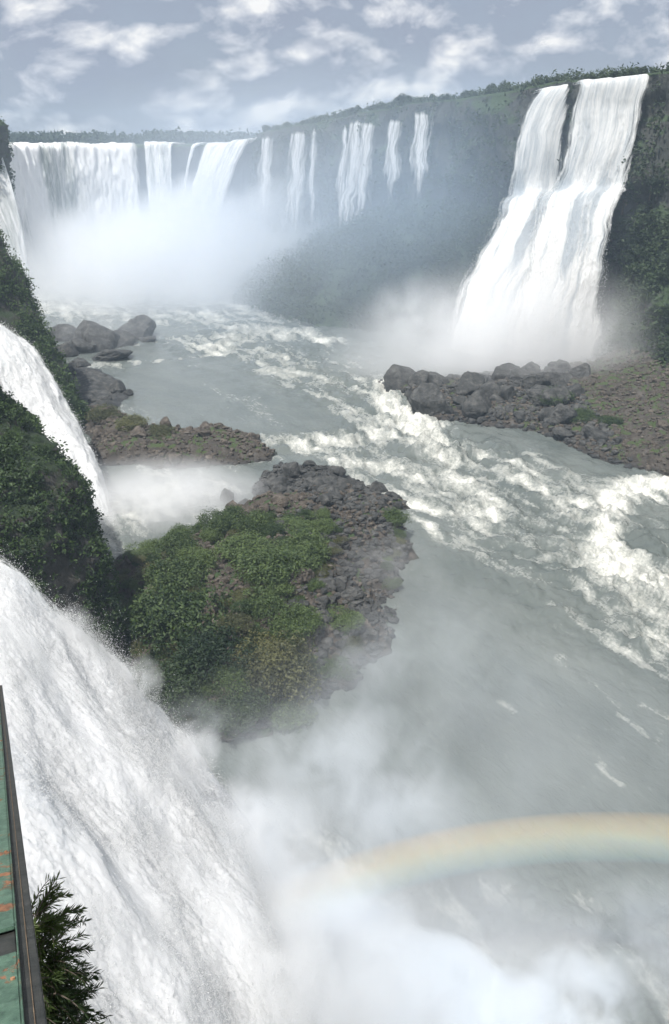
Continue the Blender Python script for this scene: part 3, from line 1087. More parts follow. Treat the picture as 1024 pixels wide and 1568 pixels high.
def crown(seed, nclump, nleaf, rad, size, flat=0.8, spread=1.0):
    """lumpy crown: leaf clumps over a few lobes; unit radius times rad"""
    r = np.random.default_rng(seed)
    lobes = r.normal(size=(7, 3))
    lobes /= np.linalg.norm(lobes, axis=1)[:, None]
    lobes *= r.uniform(0.2, 0.6, 7)[:, None]
    lobes[:, 2] = np.abs(lobes[:, 2]) * 0.9
    lr = r.uniform(0.35, 0.62, 7)
    Cs, Ns, Sh = [], [], []
    for i in range(nclump):
        k = r.integers(7)
        d = r.normal(size=3)
        d /= np.linalg.norm(d)
        if d[2] < -0.35:
            d[2] *= -0.5
        c = lobes[k] + d * lr[k] * r.uniform(0.75, 1.06) * spread
        m_ = r.normal(size=(nleaf, 3)) * 0.07
        Cs.append(c + m_)
        Ns.append(np.repeat((d + np.array([0, 0, 0.4]))[None], nleaf, 0))
        Sh.append(np.clip(np.full(nleaf, r.uniform(0.0, 1.0)) + r.normal(size=nleaf) * 0.15, 0, 1))
    C = np.vstack(Cs) * rad
    C[:, 2] = C[:, 2] * flat
    V, F, sh = leaf_quads(C, np.vstack(Ns), size, r, np.concatenate(Sh))
    V[:, 2] -= V[:, 2].min() * 0.6
    return V, F, sh


def tube(pts, rads, ns=6):
    P = np.asarray(pts, float)
    T = np.gradient(P, axis=0)
    T /= np.linalg.norm(T, axis=1)[:, None]
    a = np.cross(T, np.array([0.31, 0.77, 0.2]))
    a /= np.linalg.norm(a, axis=1)[:, None]
    b_ = np.cross(T, a)
    th = np.linspace(0, 2 * math.pi, ns, endpoint=False)
    V = P[:, None] + np.asarray(rads)[:, None, None] * (np.cos(th)[None, :, None] * a[:, None] + np.sin(th)[None, :, None] * b_[:, None])
    n = len(P)
    i = np.arange(n - 1)[:, None] * ns + np.arange(ns)[None]
    j = np.arange(n - 1)[:, None] * ns + (np.arange(ns)[None] + 1) % ns
    F = np.stack([i, j, j + ns, i + ns], -1).reshape(-1, 4)
    return V.reshape(-1, 3), F


def join(parts):
    Vs, Fs, o_ = [], [], 0
    for v, f in parts:
        Vs.append(v)
        Fs.append(f + o_)
        o_ += len(v)
    return np.vstack(Vs), np.vstack(Fs)


def stems(seed, rad, h, n=6):
    r = np.random.default_rng(seed)
    ps = []
    for i in range(n):
        a = r.uniform(0, 6.28)
        e = np.array([math.cos(a) * rad * 0.5, math.sin(a) * rad * 0.5, h * r.uniform(0.7, 1)])
        ps.append(tube([(0, 0, -0.4), e * np.array([0.35, 0.35, 0.5]), e], [0.06 * rad, 0.045 * rad, 0.015 * rad]))
    return join(ps)


BUSH = []
for i in range(5):
    V, F, sh = crown(700 + i, 640, 11, 1.15, 0.042, 0.9)
    cm = mesh_np('foliage', V, F, False, {'shade': sh})
    V, F = stems(720 + i, 1.0, 0.6)
    BUSH.append((cm, mesh_np('stem', V, F), V))
MESH_VAR = {}


def with_mat(me, mat):
    k = (me.name, mat.name)
    if k not in MESH_VAR:
        c = me.copy()
        c.name = 'foliage'
        c.materials.clear()
        c.materials.append(mat)
        MESH_VAR[k] = c
    return MESH_VAR[k]


def bush(p, r, label, group=None, mat='leaf', hz=1.0, name='bush', k=None):
    k = RNG.integers(5) if k is None else k
    e = empty(name, p)
    e.scale = (r, r * RNG.uniform(0.9, 1.15), r * hz)
    e.rotation_euler = (0, 0, RNG.uniform(0, 6.28))
    link('foliage', with_mat(BUSH[k][0], M[mat]), None, e)
    link('stem', with_mat(BUSH[k][1], M['bark']), None, e).data.name = 'stem'
    tag(e, label, 'bush', group)
    return e


def bpx(px, py, wpx, H, label, mat='leaf', hz=1.0):
    p = drop(px, py, H)
    return bush(p + np.array([0, 0, -0.1]), px_m(wpx, p) / 2 * 1.12, label, None, mat, hz)


for a in [
    (285, 975, 120, 'largest rounded green bush on the left of the island', 'leaf', 1.05),
    (232, 945, 70, 'green bush tucked between the large bush and the dark spur', 'leaf', 1.0),
    (268, 892, 84, 'green bush at the island shore above the large one', 'leaf', 0.9),
    (330, 1010, 90, 'dark bush below the largest island bush', 'leaf_forest', 0.9),
    (435, 1040, 110, 'yellowish olive bush on the near side of the island', 'leaf_olive', 0.9),
    (405, 1000, 70, 'olive bush above the yellowish one on the near side', 'leaf_olive', 0.8),
    (420, 875, 84, 'mid green bush on the crown of the island', 'leaf', 0.9),
    (372, 845, 70, 'grey green bush at the far left of the island crown', 'leaf', 0.8),
    (470, 850, 74, 'bush on the island crown facing the grey rocks', 'leaf', 0.8),
    (400, 930, 60, 'small green bush beside the bare brown rocks', 'leaf', 0.9),
    (455, 960, 66, 'green bush at the river side of the brown rocks', 'leaf', 0.9),
    (270, 1060, 100, 'dark bush half veiled by spray at the near end of the island', 'leaf_forest', 0.8),
    (350, 1085, 90, 'dim bush deepest in the spray at the near tip', 'leaf_forest', 0.7),
    (440, 1095, 70, 'hazy bush at the near tip of the island facing the river', 'leaf', 0.7),
    (300, 860, 50, 'small bush on the island shore beside the left pool', 'leaf', 0.9),
]:
    bpx(a[0], a[1] + 8, a[2] * 1.12, H_ISL, a[3], a[4], a[5] * 1.0)


def isl_ok(px, py):
    bare = [(350, 880, 42), (405, 945, 34), (490, 930, 34), (545, 900, 60), (560, 830, 50), (580, 960, 60), (500, 990, 40), (250, 990, 26), (540, 780, 50)]
    return all(math.hypot(px - a, py - b_) > c * 0.85 for a, b_, c in bare)


c = 0
PL = []
TRY = 0
while c < 150 and TRY < 9000:
    TRY += 1
    px, py = RNG.uniform(180, 610), RNG.uniform(790, 1120)
    if not isl_ok(px, py) or (px > 530 and RNG.random() < 0.45):
        continue
    p = drop(px, py, H_ISL)
    if p[2] < 0.6:
        continue
    r = 1.1 + 2.3 * RNG.random() ** 1.5
    if any(math.hypot(p[0] - a, p[1] - b_) < 0.72 * (r + q) for a, b_, q in PL):
        continue
    if RNG.random() < 0.62:
        PL.append((p[0], p[1], r))
        bush(p, r, 'low green bush scattered over the island', 'low bushes on the island', 'leaf', RNG.uniform(0.65, 1.0))
    else:
        PL.append((p[0], p[1], r * 0.8))
        bush(p, r * 0.8, 'low olive scrub bush scattered over the island', 'olive scrub on the island', 'leaf_olive', RNG.uniform(0.5, 0.8))
    c += 1
for px, py, wpx, lab in [(845, 610, 60, 'low green bush on the right hand bar behind the flat topped boulder'), (880, 640, 50, 'low green bush lower on the right hand bar'), (935, 650, 40, 'small bush among the brown stones of the right bank')]:
    bpx(px, py, wpx, H_BAR, lab, 'leaf', 0.5)
for px, py, wpx, lab in [(205, 655, 46, 'olive bush on the left spit close to the cliff'), (245, 665, 36, 'small olive bush along the left spit'), (160, 640, 44, 'green bush where the left spit meets the cliff')]:
    bpx(px, py, wpx, H_SPIT, lab, 'leaf_olive', 0.7)


# ------------------------------------------------------------------ trees and woods
TREES = []
for i in range(4):
    V, F, sh = crown(760 + i, 260, 10, 1.0, 0.085, 0.95)
    V[:, 2] += 0.75
    cm = mesh_np('crown', V, F, False, {'shade': sh})
    r_ = np.random.default_rng(770 + i)
    ps = [tube([(0, 0, -0.8), (0.03, 0.02, 0.3), (0.05, -0.03, 1.0)], [0.09, 0.06, 0.035])]
    for j in range(5):
        a = r_.uniform(0, 6.28)
        ps.append(tube([(0.04, 0, 0.4 + 0.1 * j), (math.cos(a) * 0.3, math.sin(a) * 0.3, 0.9 + 0.08 * j), (math.cos(a) * 0.6, math.sin(a) * 0.6, 1.25)], [0.035, 0.022, 0.01], 5))
    V, F = join(ps)
    TREES.append((cm, mesh_np('trunk', V, F)))
    TREES[-1][0].materials.append(M['leaf_forest'])
    TREES[-1][1].materials.append(M['bark'])


def tree(p, r, label, group, hz=1.0):
    k = RNG.integers(4)
    e = empty('tree', p)
    e.scale = (r, r, r * hz)
    e.rotation_euler = (0, 0, RNG.uniform(0, 6.28))
    link('crown', TREES[k][0], None, e)
    link('trunk', TREES[k][1], None, e)
    tag(e, label, 'tree', group)


C_, N__, PW, nb_, facW = RW
# crest trees, right hand wall
i_near = [i for i in range(len(C_)) if 250 < C_[i, 1] < 452]
for i in i_near + i_near[::2]:
    if RNG.random() < 0.3:
        continue
    p = C_[i].copy()
    p[:2] -= N__[i] * RNG.uniform(1.5, 12)
    tree(p + np.array([0, 0, -0.8]), 0.9 + 1.5 * RNG.random() ** 2, 'small dark tree on the crest of the right canyon wall', 'trees on the right crest', RNG.uniform(0.6, 1.2))


def foliage_on(P, prob, n, nleaf, size, jitter, mat, label, seed, out=None):
    """leafy cover too dense to count: leaf clumps over the points P (k,3) picked with weights prob"""
    r = np.random.default_rng(seed)
    w_ = prob / prob.sum()
    k = r.choice(len(P), n, p=w_)
    c = P[k] + r.normal(size=(n, 3)) * jitter
    if out is not None:
        c = c + out[k] * np.abs(r.normal(size=(n, 1))) * jitter * 0.8
    C = np.repeat(c, nleaf, 0) + r.normal(size=(n * nleaf, 3)) * jitter * 0.8
    sh = np.clip(np.repeat(r.random(n), nleaf) + r.normal(size=n * nleaf) * 0.15, 0, 1)
    up = np.tile(np.array([[0.0, -0.3, 1.0]]), (len(C), 1))
    V, F, sh = leaf_quads(C, up, size, r, sh)
    o = link('undergrowth', mesh_np('undergrowth', V, F, False, {'shade': sh}), mat)
    tag(o, label, kind='stuff')


flat = PW[:, nb_:].reshape(-1, 3)
fc = facW[:, nb_:].ravel()
NN = np.repeat(np.c_[N__, np.zeros(len(N__))][:, None], PW.shape[1] - nb_, 1).reshape(-1, 3)
vis = (flat[:, 1] > 130) & (flat[:, 1] < 460) & (flat[:, 2] > 0)
clump = 0.5 + fbm(flat[:, 0] * 0.06, flat[:, 1] * 0.06, flat[:, 2] * 0.08, 3, 81)
pr = np.where(vis, np.where(fc > 0.02, 2.0, 0.3) * np.clip(clump, 0.03, 1.2), 0)
lipz = np.repeat(C_[:, 2][:, None], PW.shape[1] - nb_, 1).ravel()
pr = pr * np.where(flat[:, 2] > lipz - 3, 0.25, 1.0)
foliage_on(flat, pr, 17000, 10, 0.6, 1.15, M['leaf_forest'], 'dense forest growth clothing the right canyon wall', 82, NN)
# the wooded foot right of the big fall: trees one can tell apart
r_ = np.random.default_rng(57)
n = 2600
kk = r_.choice(np.array(i_near), n)
bk = r_.uniform(0.5, 11, n)
hh = 1.1 + 1.9 * np.clip(0.6 + fbm(kk * 0.09, 0, 0, 4, 58, 0.65), 0, 1.5)
cc_ = C_[kk].copy()
cc_[:, :2] -= N__[kk] * bk[:, None]
cc_[:, :2] += r_.normal(size=(n, 2)) * 0.7
cc_[:, 2] += -0.8 + hh * r_.random(n) ** 0.7
C = np.repeat(cc_, 9, 0) + r_.normal(size=(n * 9, 3)) * 0.55
V, F, sh = leaf_quads(C, np.tile(np.array([[0, -0.4, 1.0]]), (n * 9, 1)), 0.42, r_, np.clip(np.repeat(r_.random(n), 9), 0, 1))
tag(link('forest', mesh_np('forest', V, F, False, {'shade': sh}), M['leaf_forest']), 'uneven forest canopy along the crest of the right wall', kind='stuff')
ycf = flat[:, 1] * CP + (CAM_H - flat[:, 2]) * SP
uf = 512 + FPX * flat[:, 0] / ycf
vf = 784 - FPX * ((flat[:, 2] - CAM_H) * CP + flat[:, 1] * SP) / ycf
cand = np.nonzero((uf > 935) & (uf < 1060) & (vf > 285) & (vf < 545) & (flat[:, 1] > 120))[0]
for k in RNG.choice(cand, 70, replace=False):
    tree(flat[k] + NN[k] * 0.8 - np.array([0, 0, 1.2]), RNG.uniform(1.6, 3.6), 'bushy dark green tree on the steep right bank beside the big fall', 'trees on the steep right bank', 0.85)

# wood on the plateau behind the falls
r_ = np.random.default_rng(55)
n = 2600
X = r_.uniform(-520, 140, n)
Y = r_.uniform(900, 1060, n)
Z = 55 + r_.random(n) ** 0.6 * (11.5 + 4 * fbm(X * 0.012, Y * 0.0, 0, 4, 66) + 1.5 * vnoise(X * 0.09, 0, 0, 67))
C = np.repeat(np.stack([X, Y, Z], 1), 8, 0) + r_.normal(size=(n * 8, 3)) * 1.8
V, F, sh = leaf_quads(C, np.tile(np.array([[0, -0.5, 1.0]]), (n * 8, 1)), 1.9, r_, np.repeat(r_.random(n), 8), 0.7)
tag(link('forest', mesh_np('forest', V, F, False, {'shade': sh}), M['leaf_forest']), 'low line of forest on the plateau beyond the horseshoe', kind='stuff')
# its ground
g1 = mesh_np('plateau', np.array([[-2500, 700, 55.5], [1200, 700, 55.5], [2600, 6000, 55.5], [-4000, 6000, 55.5]], float), np.array([[0, 1, 2, 3]]))
tag(link('plateau', g1, M['rock_wall']), 'flat wooded plateau above the falls', kind='structure')

# cover on the left spurs
for Nose, n, sz, jit, mat, lab, sd_, lim in [(N1, 8000, 0.3, 0.55, 'leaf_cliff', 'hanging green growth on the spur behind the middle fall', 91, 0.0),
                                             (N2, 13000, 0.22, 0.3, 'leaf_cliff', 'hanging green growth on the dark near spur', 92, 0.0),
                                             (N0, 700, 0.5, 0.6, 'leaf_forest', 'thin growth on the far left rock wall', 93, 0.0)]:
    Q = Nose[:-1].reshape(-1, 3)
    cl = 0.45 + fbm(Q[:, 0] * 0.13, Q[:, 1] * 0.13, Q[:, 2] * 0.16, 4, sd_)
    yc = Q[:, 1] * CP + (CAM_H - Q[:, 2]) * SP
    see = (np.abs(Q[:, 0]) < 0.47 * yc) & (Q[:, 2] > 0.3)
    pr = np.where(see, np.clip(cl, 0.02, 1.3) ** 1.5, 0)
    if Nose is N2:
        vq = 784 - FPX * ((Q[:, 2] - CAM_H) * CP + Q[:, 1] * SP) / yc
        uq = 512 + FPX * Q[:, 0] / yc
        pr = pr * np.where((Q[:, 2] < 27) & (uq > 60), 0.22, 1.0)
    foliage_on(Q, pr, n, 9, sz, jit, M[mat], lab, sd_, np.tile(np.array([[1.0, -0.3, 0.2]]), (len(Q), 1)))
Q = N2[:-1].reshape(-1, 3)
yc = Q[:, 1] * CP + (CAM_H - Q[:, 2]) * SP
u_ = 512 + FPX * Q[:, 0] / yc
v_ = 784 - FPX * ((Q[:, 2] - CAM_H) * CP + Q[:, 1] * SP) / yc
cand = np.nonzero((u_ > -20) & (u_ < 150) & (v_ > 600) & (v_ < 800) & (Q[:, 2] > 24) & (Q[:, 1] < 104))[0]
for k in RNG.choice(cand, 34, replace=False):
    bush(Q[k] + np.array([-0.7, -0.3, -0.4]), RNG.uniform(0.7, 1.5), 'green bush clinging to the near dark spur on the left', 'bushes on the near spur', 'leaf_cliff', RNG.uniform(0.7, 1.0))

# ------------------------------------------------------------------ the steel post and the plant at the viewpoint
def mat_paint():
    m, t, out = new_mat('chipped green paint')
    pos = t.n('ShaderNodeNewGeometry').outputs['Position']
    n1 = t.noise(pos, 5.0, 8, 0.7, 0.3)
    n2 = t.noise(t.mapping(pos, (18, 18, 2.5)), 1.0, 6, 0.7)
    g = t.ramp(n2, [(0.3, (0.03, 0.065, 0.045)), (0.7, (0.125, 0.215, 0.15))])
    chips = t.ramp(t.math('ADD', n1, t.math('MULTIPLY', n2, 0.25)), [(0.68, 0.0), (0.72, 1.0)])
    c = t.mix(chips, g, t.ramp(n2, [(0.35, (0.09, 0.045, 0.025)), (0.65, (0.3, 0.14, 0.07))]))
    b = t.n('ShaderNodeBsdfPrincipled')
    t.put(b.inputs['Base Color'], c)
    t.put(b.inputs['Roughness'], t.math('ADD', 0.45, t.math('MULTIPLY', chips, 0.4)))
    t.put(b.inputs['Normal'], t.bump(t.math('SUBTRACT', n2, chips), 0.5, 0.01))
    t.put(out.inputs[0], b)
    return m


M['paint'] = mat_paint()


def mat_plain(name, c0, c1, sc, rough):
    m, t, out = new_mat(name)
    pos = t.n('ShaderNodeNewGeometry').outputs['Position']
    b = t.n('ShaderNodeBsdfPrincipled')
    t.put(b.inputs['Base Color'], t.ramp(t.noise(pos, sc, 7, 0.7), [(0.3, c0), (0.7, c1)]))
    b.inputs['Roughness'].default_value = rough
    t.put(b.inputs['Normal'], t.bump(t.noise(pos, sc * 2, 5), 0.4, 0.01))
    t.put(out.inputs[0], b)
    return m


M['steel_dark'] = mat_plain('weathered shaded steel', (0.012, 0.015, 0.014), (0.05, 0.05, 0.045), 9, 0.6)  # near-black tone paints the shadow on the web into the steel
M['tan'] = mat_plain('worn tan edge', (0.1, 0.07, 0.045), (0.3, 0.22, 0.14), 14, 0.85)
M['rust'] = mat_plain('rust', (0.16, 0.06, 0.025), (0.45, 0.24, 0.13), 14, 0.85)


def prism(pts0, pts1):
    """solid between two polygons with the same number of corners"""
    n = len(pts0)
    V = np.vstack([pts0, pts1]).astype(float)
    F = [[i, (i + 1) % n, n + (i + 1) % n, n + i] for i in range(n)]
    return V, F, [list(range(n))[::-1], list(range(n, 2 * n))]


def solid(name, quads0, quads1, mat, parent, bev=0.006):
    import bmesh
    V, F, caps = prism(np.array(quads0), np.array(quads1))
    me = bpy.data.meshes.new(name)
    me.from_pydata([tuple(v) for v in V], [], F + caps)
    bm = bmesh.new()
    bm.from_mesh(me)
    bmesh.ops.recalc_face_normals(bm, faces=bm.faces)
    if bev:
        bmesh.ops.bevel(bm, geom=bm.edges, offset=bev, segments=2, affect='EDGES')
    bm.to_mesh(me)
    bm.free()
    return link(name, me, mat, parent)


post = empty('steel_beam', (0, 0, 0))
tag(post, 'weathered green painted steel beam slanting down beside the viewing platform', 'beam')


def atd(px, py, depth):
    d = ray(px, py)
    return np.array([d[0] * depth, d[1] * depth, CAM_H + d[2] * depth])


ax = np.array(ray(-11, 943))
ax /= np.linalg.norm(ax)
P0 = atd(72, 1568, 2.6)
vw = P0 - np.array([0, 0, CAM_H])
vw /= np.linalg.norm(vw)
side = np.cross(ax, vw)
side /= np.linalg.norm(side)
side = side if side[0] > 0 else -side
fw = np.cross(side, ax)
fw = fw if fw @ vw > 0 else -fw
B0 = P0 - ax * 0.8
B1 = P0 + ax * 14.0
W = np.linalg.norm(atd(72, 1568, 2.6) - atd(37, 1568, 2.6)) * 0.97


def bar(name, s0, s1, f0, f1, mat, a=B0, b_=B1, bev=0.004):
    q = [side * s0 + fw * f0, side * s1 + fw * f0, side * s1 + fw * f1, side * s0 + fw * f1]
    return solid(name, [a + k for k in q], [b_ + k for k in q], mat, post, bev)


def along(py):
    best = None
    for t_ in np.linspace(0, 14.0, 4000):
        p = B0 + ax * t_
        yc = p[1] * CP + (CAM_H - p[2]) * SP
        v = 784 - FPX * ((p[2] - CAM_H) * CP + p[1] * SP) / yc
        if best is None or abs(v - py) < best[0]:
            best = (abs(v - py), t_)
    return B0 + ax * best[1]


g1_, g2_ = along(1450), along(1412)
bar('flange', -0.45, -W - 0.003, -0.008, 0.008, M['paint'], B0, g1_)
bar('flange', -0.45, -W - 0.003, -0.008, 0.008, M['paint'], g2_, B1)
bar('web', -W, 0.0, 0.012, 0.028, M['steel_dark'])
bar('edge_strip', -W * 0.52, -W * 0.48, 0.006, 0.013, M['tan'], bev=0.001)
bar('back_plate', -0.45, -W - 0.004, 0.018, 0.034, M['steel_dark'])
bar('lip', -W - 0.002, -W + 0.004, -0.012, 0.010, M['paint'], bev=0.002)
for py in (1300, 1490):
    c_ = along(py) + side * (-W - 0.022) - fw * 0.009
    bm = _bmesh.new()
    _bmesh.ops.create_cone(bm, cap_ends=True, segments=6, radius1=0.009, radius2=0.008, depth=0.012)
    me = bpy.data.meshes.new('bolt')
    bm.to_mesh(me)
    bm.free()
    o = link('bolt', me, M['rust'], post)
    o.location = c_
    o.rotation_euler = Vector(fw).to_track_quat('Z', 'Y').to_euler()

# ledge under the plant
lg_c = atd(50, 1640, 6.6)
import bmesh as _bm
bm = _bm.new()
_bm.ops.create_icosphere(bm, subdivisions=5, radius=1)
V = np.array([v.co for v in bm.verts])
F = np.array([[v.index for v in f.verts] for f in bm.faces])
bm.free()
V = V * np.array([1.5, 1.6, 9.0]) * (1 + 0.2 * fbm(V[:, 0] * 2.5, V[:, 1] * 2.5, V[:, 2] * 8, 5, 5)[:, None])
V += lg_c + np.array([-1.25, 0.0, -9.0])
tag(link('cliff', mesh_np('cliff', V, F), M['rock_cliff']), 'rock ledge beside the viewing platform carrying the plant', kind='structure')

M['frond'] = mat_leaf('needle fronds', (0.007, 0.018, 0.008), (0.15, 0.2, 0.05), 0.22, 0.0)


def plant():
    base = atd(66, 1570, 6.0)
    e = empty('plant', base)
    tag(e, 'dark feathery fern like plant growing on the ledge beside the green beam', 'plant')
    r = np.random.default_rng(12)
    VV, FF, SS, ST, o_ = [], [], [], [], 0
    for i in range(190):
        a = r.uniform(-1.5, 1.25)
        ln = r.uniform(0.55, 1.0)
        h0 = r.uniform(-0.2, 1.0)
        st = np.array([0.02 + r.normal() * 0.05, r.normal() * 0.12, h0])
        lean = np.array([math.cos(a) * 0.36 * ln * (1.15 - 0.55 * max(h0, 0)), math.sin(a) * 0.34 * ln, 0.42 * ln * r.uniform(0.2, 1)])
        pts = [st + lean * s + np.array([0, 0, -0.22 * s * s * ln]) for s in np.linspace(0, 1, 9)]
        ST.append(tube(pts, np.linspace(0.008, 0.002, 9), 4))
        P = np.array(pts)
        for j in range(46):
            s = r.uniform(0.15, 1) * 7.99
            k = int(s)
            p = P[k] + (P[k + 1] - P[k]) * (s - k)
            d = (P[k + 1] - P[k]) / np.linalg.norm(P[k + 1] - P[k])
            n_ = r.normal(size=3)
            n_ -= d * (n_ @ d)
            n_ /= np.linalg.norm(n_)
            tip = p + (d * 0.75 + n_ * 0.7) * r.uniform(0.04, 0.085)
            wv = np.cross(d, n_) * 0.0056
            mid = (p + tip) / 2
            VV += [p, mid - wv, tip, mid + wv]
            FF.append([o_, o_ + 1, o_ + 2, o_ + 3])
            SS += [np.clip((h0 - 0.35) * 0.9 + 0.25 * (r.random() - 0.4) - 0.25 * max(0, p[0] - 0.12) * 3, 0, 1)] * 4  # lit upper left and shaded right side painted into the needle colour
            o_ += 4
    link('fronds', mesh_np('fronds', np.array(VV), np.array(FF), False, {'shade': np.array(SS)}), M['frond'], e)
    V, F = join(ST + [tube([(0, 0, -0.5), (0.0, 0.02, 0.4), (0.03, 0, 1.1)], [0.035, 0.025, 0.012], 6)])
    link('stem', mesh_np('stem', V, F), M['bark'], e)


plant()


# ------------------------------------------------------------------ droplets thrown off the torrents
def droplets(name, G, n, smin, smax, off, seed, parent=None, wgt=None, along=0.6, mat='drop'):
    nu, nv = G.shape[:2]
    r = np.random.default_rng(seed)
    tu = np.gradient(G, axis=0)
    tv = np.gradient(G, axis=1)
    N = np.cross(tu, tv)
    N /= np.linalg.norm(N, axis=2)[:, :, None] + 1e-9
    N *= np.sign((N * (np.array([0, 0, 60.0]) - G)).sum(2))[:, :, None]
    area = np.linalg.norm(np.cross(tu, tv), axis=2)
    w_ = area if wgt is None else area * wgt
    w_ = (w_ / w_.sum()).ravel()
    k = r.choice(nu * nv, n, p=w_)
    p = G.reshape(-1, 3)[k] + N.reshape(-1, 3)[k] * (r.exponential(off, (n, 1)) - 0.02)
    p += (tv.reshape(-1, 3)[k]) * r.normal(size=(n, 1)) * along + tu.reshape(-1, 3)[k] * r.normal(size=(n, 1)) * along
    s = smin * (smax / smin) ** (r.random(n) ** 2.2)
    base = np.array([[1, 1, 1], [1, -1, -1], [-1, 1, -1], [-1, -1, 1]], float) * 0.7
    f = np.array([[0, 1, 2], [0, 3, 1], [0, 2, 3], [1, 3, 2]])
    flip = np.where(r.random((n, 3)) < 0.5, -1.0, 1.0)
    V = (p[:, None] + base[None] * (s[:, None] * flip * r.uniform(0.6, 1.5, (n, 3)))[:, None, :]).reshape(-1, 3)
    F = (f[None] + (np.arange(n) * 4)[:, None, None]).reshape(-1, 3)
    o = link(name, mesh_np(name, V, F, True), M[mat], parent)
    return o


m, t, out = new_mat('white spray drops')
b = t.n('ShaderNodeBsdfDiffuse')
b.inputs[0].default_value = (0.92, 0.92, 0.91, 1)
tl = t.n('ShaderNodeBsdfTranslucent')
tl.inputs[0].default_value = (0.92, 0.92, 0.91, 1)
mx = t.n('ShaderNodeMixShader')
mx.inputs[0].default_value = 0.45
t.put(mx.inputs[1], b)
t.put(mx.inputs[2], tl)
t.put(out.inputs[0], mx)
M['drop'] = m

edge_w = np.ones(NF.shape[:2])
edge_w[:24] = 4.0
nf_o = [o for o in bpy.data.objects if o.get('label', '').startswith('nearest roaring')][0]
cl3 = fbm(NF[:, :, 0] * 0.25, NF[:, :, 1] * 0.25, NF[:, :, 2] * 0.25, 4, 95)
droplets('spray', NF, 230000, 0.012, 0.045, 0.3, 61, nf_o, np.clip(0.6 + 1.3 * cl3, 0.1, 2), 1.5)
droplets('spray', NF, 130000, 0.006, 0.028, 0.6, 64, nf_o, edge_w * np.clip(0.3 + 1.5 * cl3, 0.02, 2), 1.5)
mf_o = [o for o in bpy.data.objects if o.get('label', '').startswith('white cascade sliding')][0]
droplets('spray', MF, 20000, 0.03, 0.09, 0.25, 62, mf_o, None, 1.0)
for nm, GR, o in NEARFALLS:
    d_ = droplets('spray', GR, 12000, 0.05, 0.12, 0.2, 63, rf, np.repeat(np.linspace(-0.4, 1.6, GR.shape[1]).clip(0)[None], GR.shape[0], 0), 1.0)
    d_.matrix_parent_inverse = Matrix.Translation((-75, -268, 0))

# ------------------------------------------------------------------ world, sun
SUN_EL = math.radians(63)
AZ = math.atan2(0.72, 0.72)          # light travels towards +x +y
sd = Vector((math.cos(SUN_EL) * 0.55, math.cos(SUN_EL) * 0.83, -math.sin(SUN_EL))).normalized()
ld = bpy.data.lights.new('sun', 'SUN')
ld.energy = 4.2
ld.angle = math.radians(0.5)
ld.color = (1.0, 0.975, 0.935)
lo = bpy.data.objects.new('sun', ld)
lo.rotation_euler = sd.to_track_quat('-Z', 'Y').to_euler()
lo.location = (-100, -100, 300)
COL.objects.link(lo)

w = bpy.data.worlds.new('World')
S.world = w
w.use_nodes = True
w.node_tree.nodes.clear()
t = NT(w.node_tree)
out = t.n('ShaderNodeOutputWorld')
sky = t.n('ShaderNodeTexSky')
sky.sky_type = 'NISHITA'
sky.sun_disc = False
sky.sun_elevation = SUN_EL
to_sun = -sd
sky.sun_rotation = math.atan2(to_sun.x, to_sun.y)
sky.air_density = 1.0
sky.dust_density = 1.5
bg1 = t.n('ShaderNodeBackground')
t.put(bg1.inputs[0], sky.outputs[0])
bg1.inputs[1].default_value = 0.09
dirv = t.n('ShaderNodeTexCoord').outputs['Generated']
sx = t.n('ShaderNodeSeparateXYZ', i_0=dirv)
SC = (8.0, 8.0, 13.0)
wrp = t.noise(t.mapping(dirv, (3, 3, 7)), 1.0, 3)
wv = t.n('ShaderNodeVectorMath', operation='ADD')
t.put(wv.inputs[0], dirv)
sc_ = t.n('ShaderNodeVectorMath', operation='SCALE')
t.put(sc_.inputs[0], t.n('ShaderNodeCombineXYZ', i_0=wrp, i_1=wrp, i_2=0.0).outputs[0])
sc_.inputs['Scale'].default_value = 0.12
t.put(wv.inputs[1], sc_.outputs[0])
c1 = t.noise(t.mapping(wv.outputs[0], SC, (3.1, 1.7, 0)), 1.0, 7, 0.6, 0.15)
c2 = t.noise(t.mapping(wv.outputs[0], SC, (3.02, 1.7, 0.24)), 1.0, 7, 0.6, 0.15)
def puff(v_, base):
    vo = t.n('ShaderNodeTexVoronoi', feature='F1')
    t.put(vo.inputs['Vector'], v_)
    vo.inputs['Scale'].default_value = 1.5
    vo.inputs['Detail'].default_value = 2.0
    vo.inputs['Roughness'].default_value = 0.55
    return t.math('ADD', t.math('MULTIPLY', base, 0.85), t.math('MULTIPLY', t.math('SUBTRACT', 0.75, vo.outputs['Distance']), 0.2))


c1 = puff(t.mapping(wv.outputs[0], SC, (3.1, 1.7, 0)), c1)
c2 = puff(t.mapping(wv.outputs[0], SC, (3.02, 1.7, 0.24)), c2)
c3 = t.noise(t.mapping(dirv, (3.2, 3.2, 9), (7.7, 2.2, 0)), 1.0, 3, 0.5)
lit = t.math('ADD', t.math('MULTIPLY', t.math('SUBTRACT', c1, c2), 2.1), t.math('MULTIPLY', c3, 0.9))
lit = t.math('ADD', lit, t.math('MULTIPLY', t.math('SUBTRACT', c1, 0.5), 0.9))
cc = t.ramp(lit, [(0.18, (0.26, 0.295, 0.37)), (0.33, (0.375, 0.405, 0.47)), (0.47, (0.51, 0.53, 0.575)), (0.66, (0.74, 0.735, 0.73))])
bg2 = t.n('ShaderNodeBackground')
t.put(bg2.inputs[0], cc)
bg2.inputs[1].default_value = 1.0
cov = t.ramp(c1, [(0.25, 0.85), (0.42, 1.0)])
mx = t.n('ShaderNodeMixShader')
t.put(mx.inputs[0], cov)
t.put(mx.inputs[1], bg1)
t.put(mx.inputs[2], bg2)
t.put(out.inputs[0], mx)

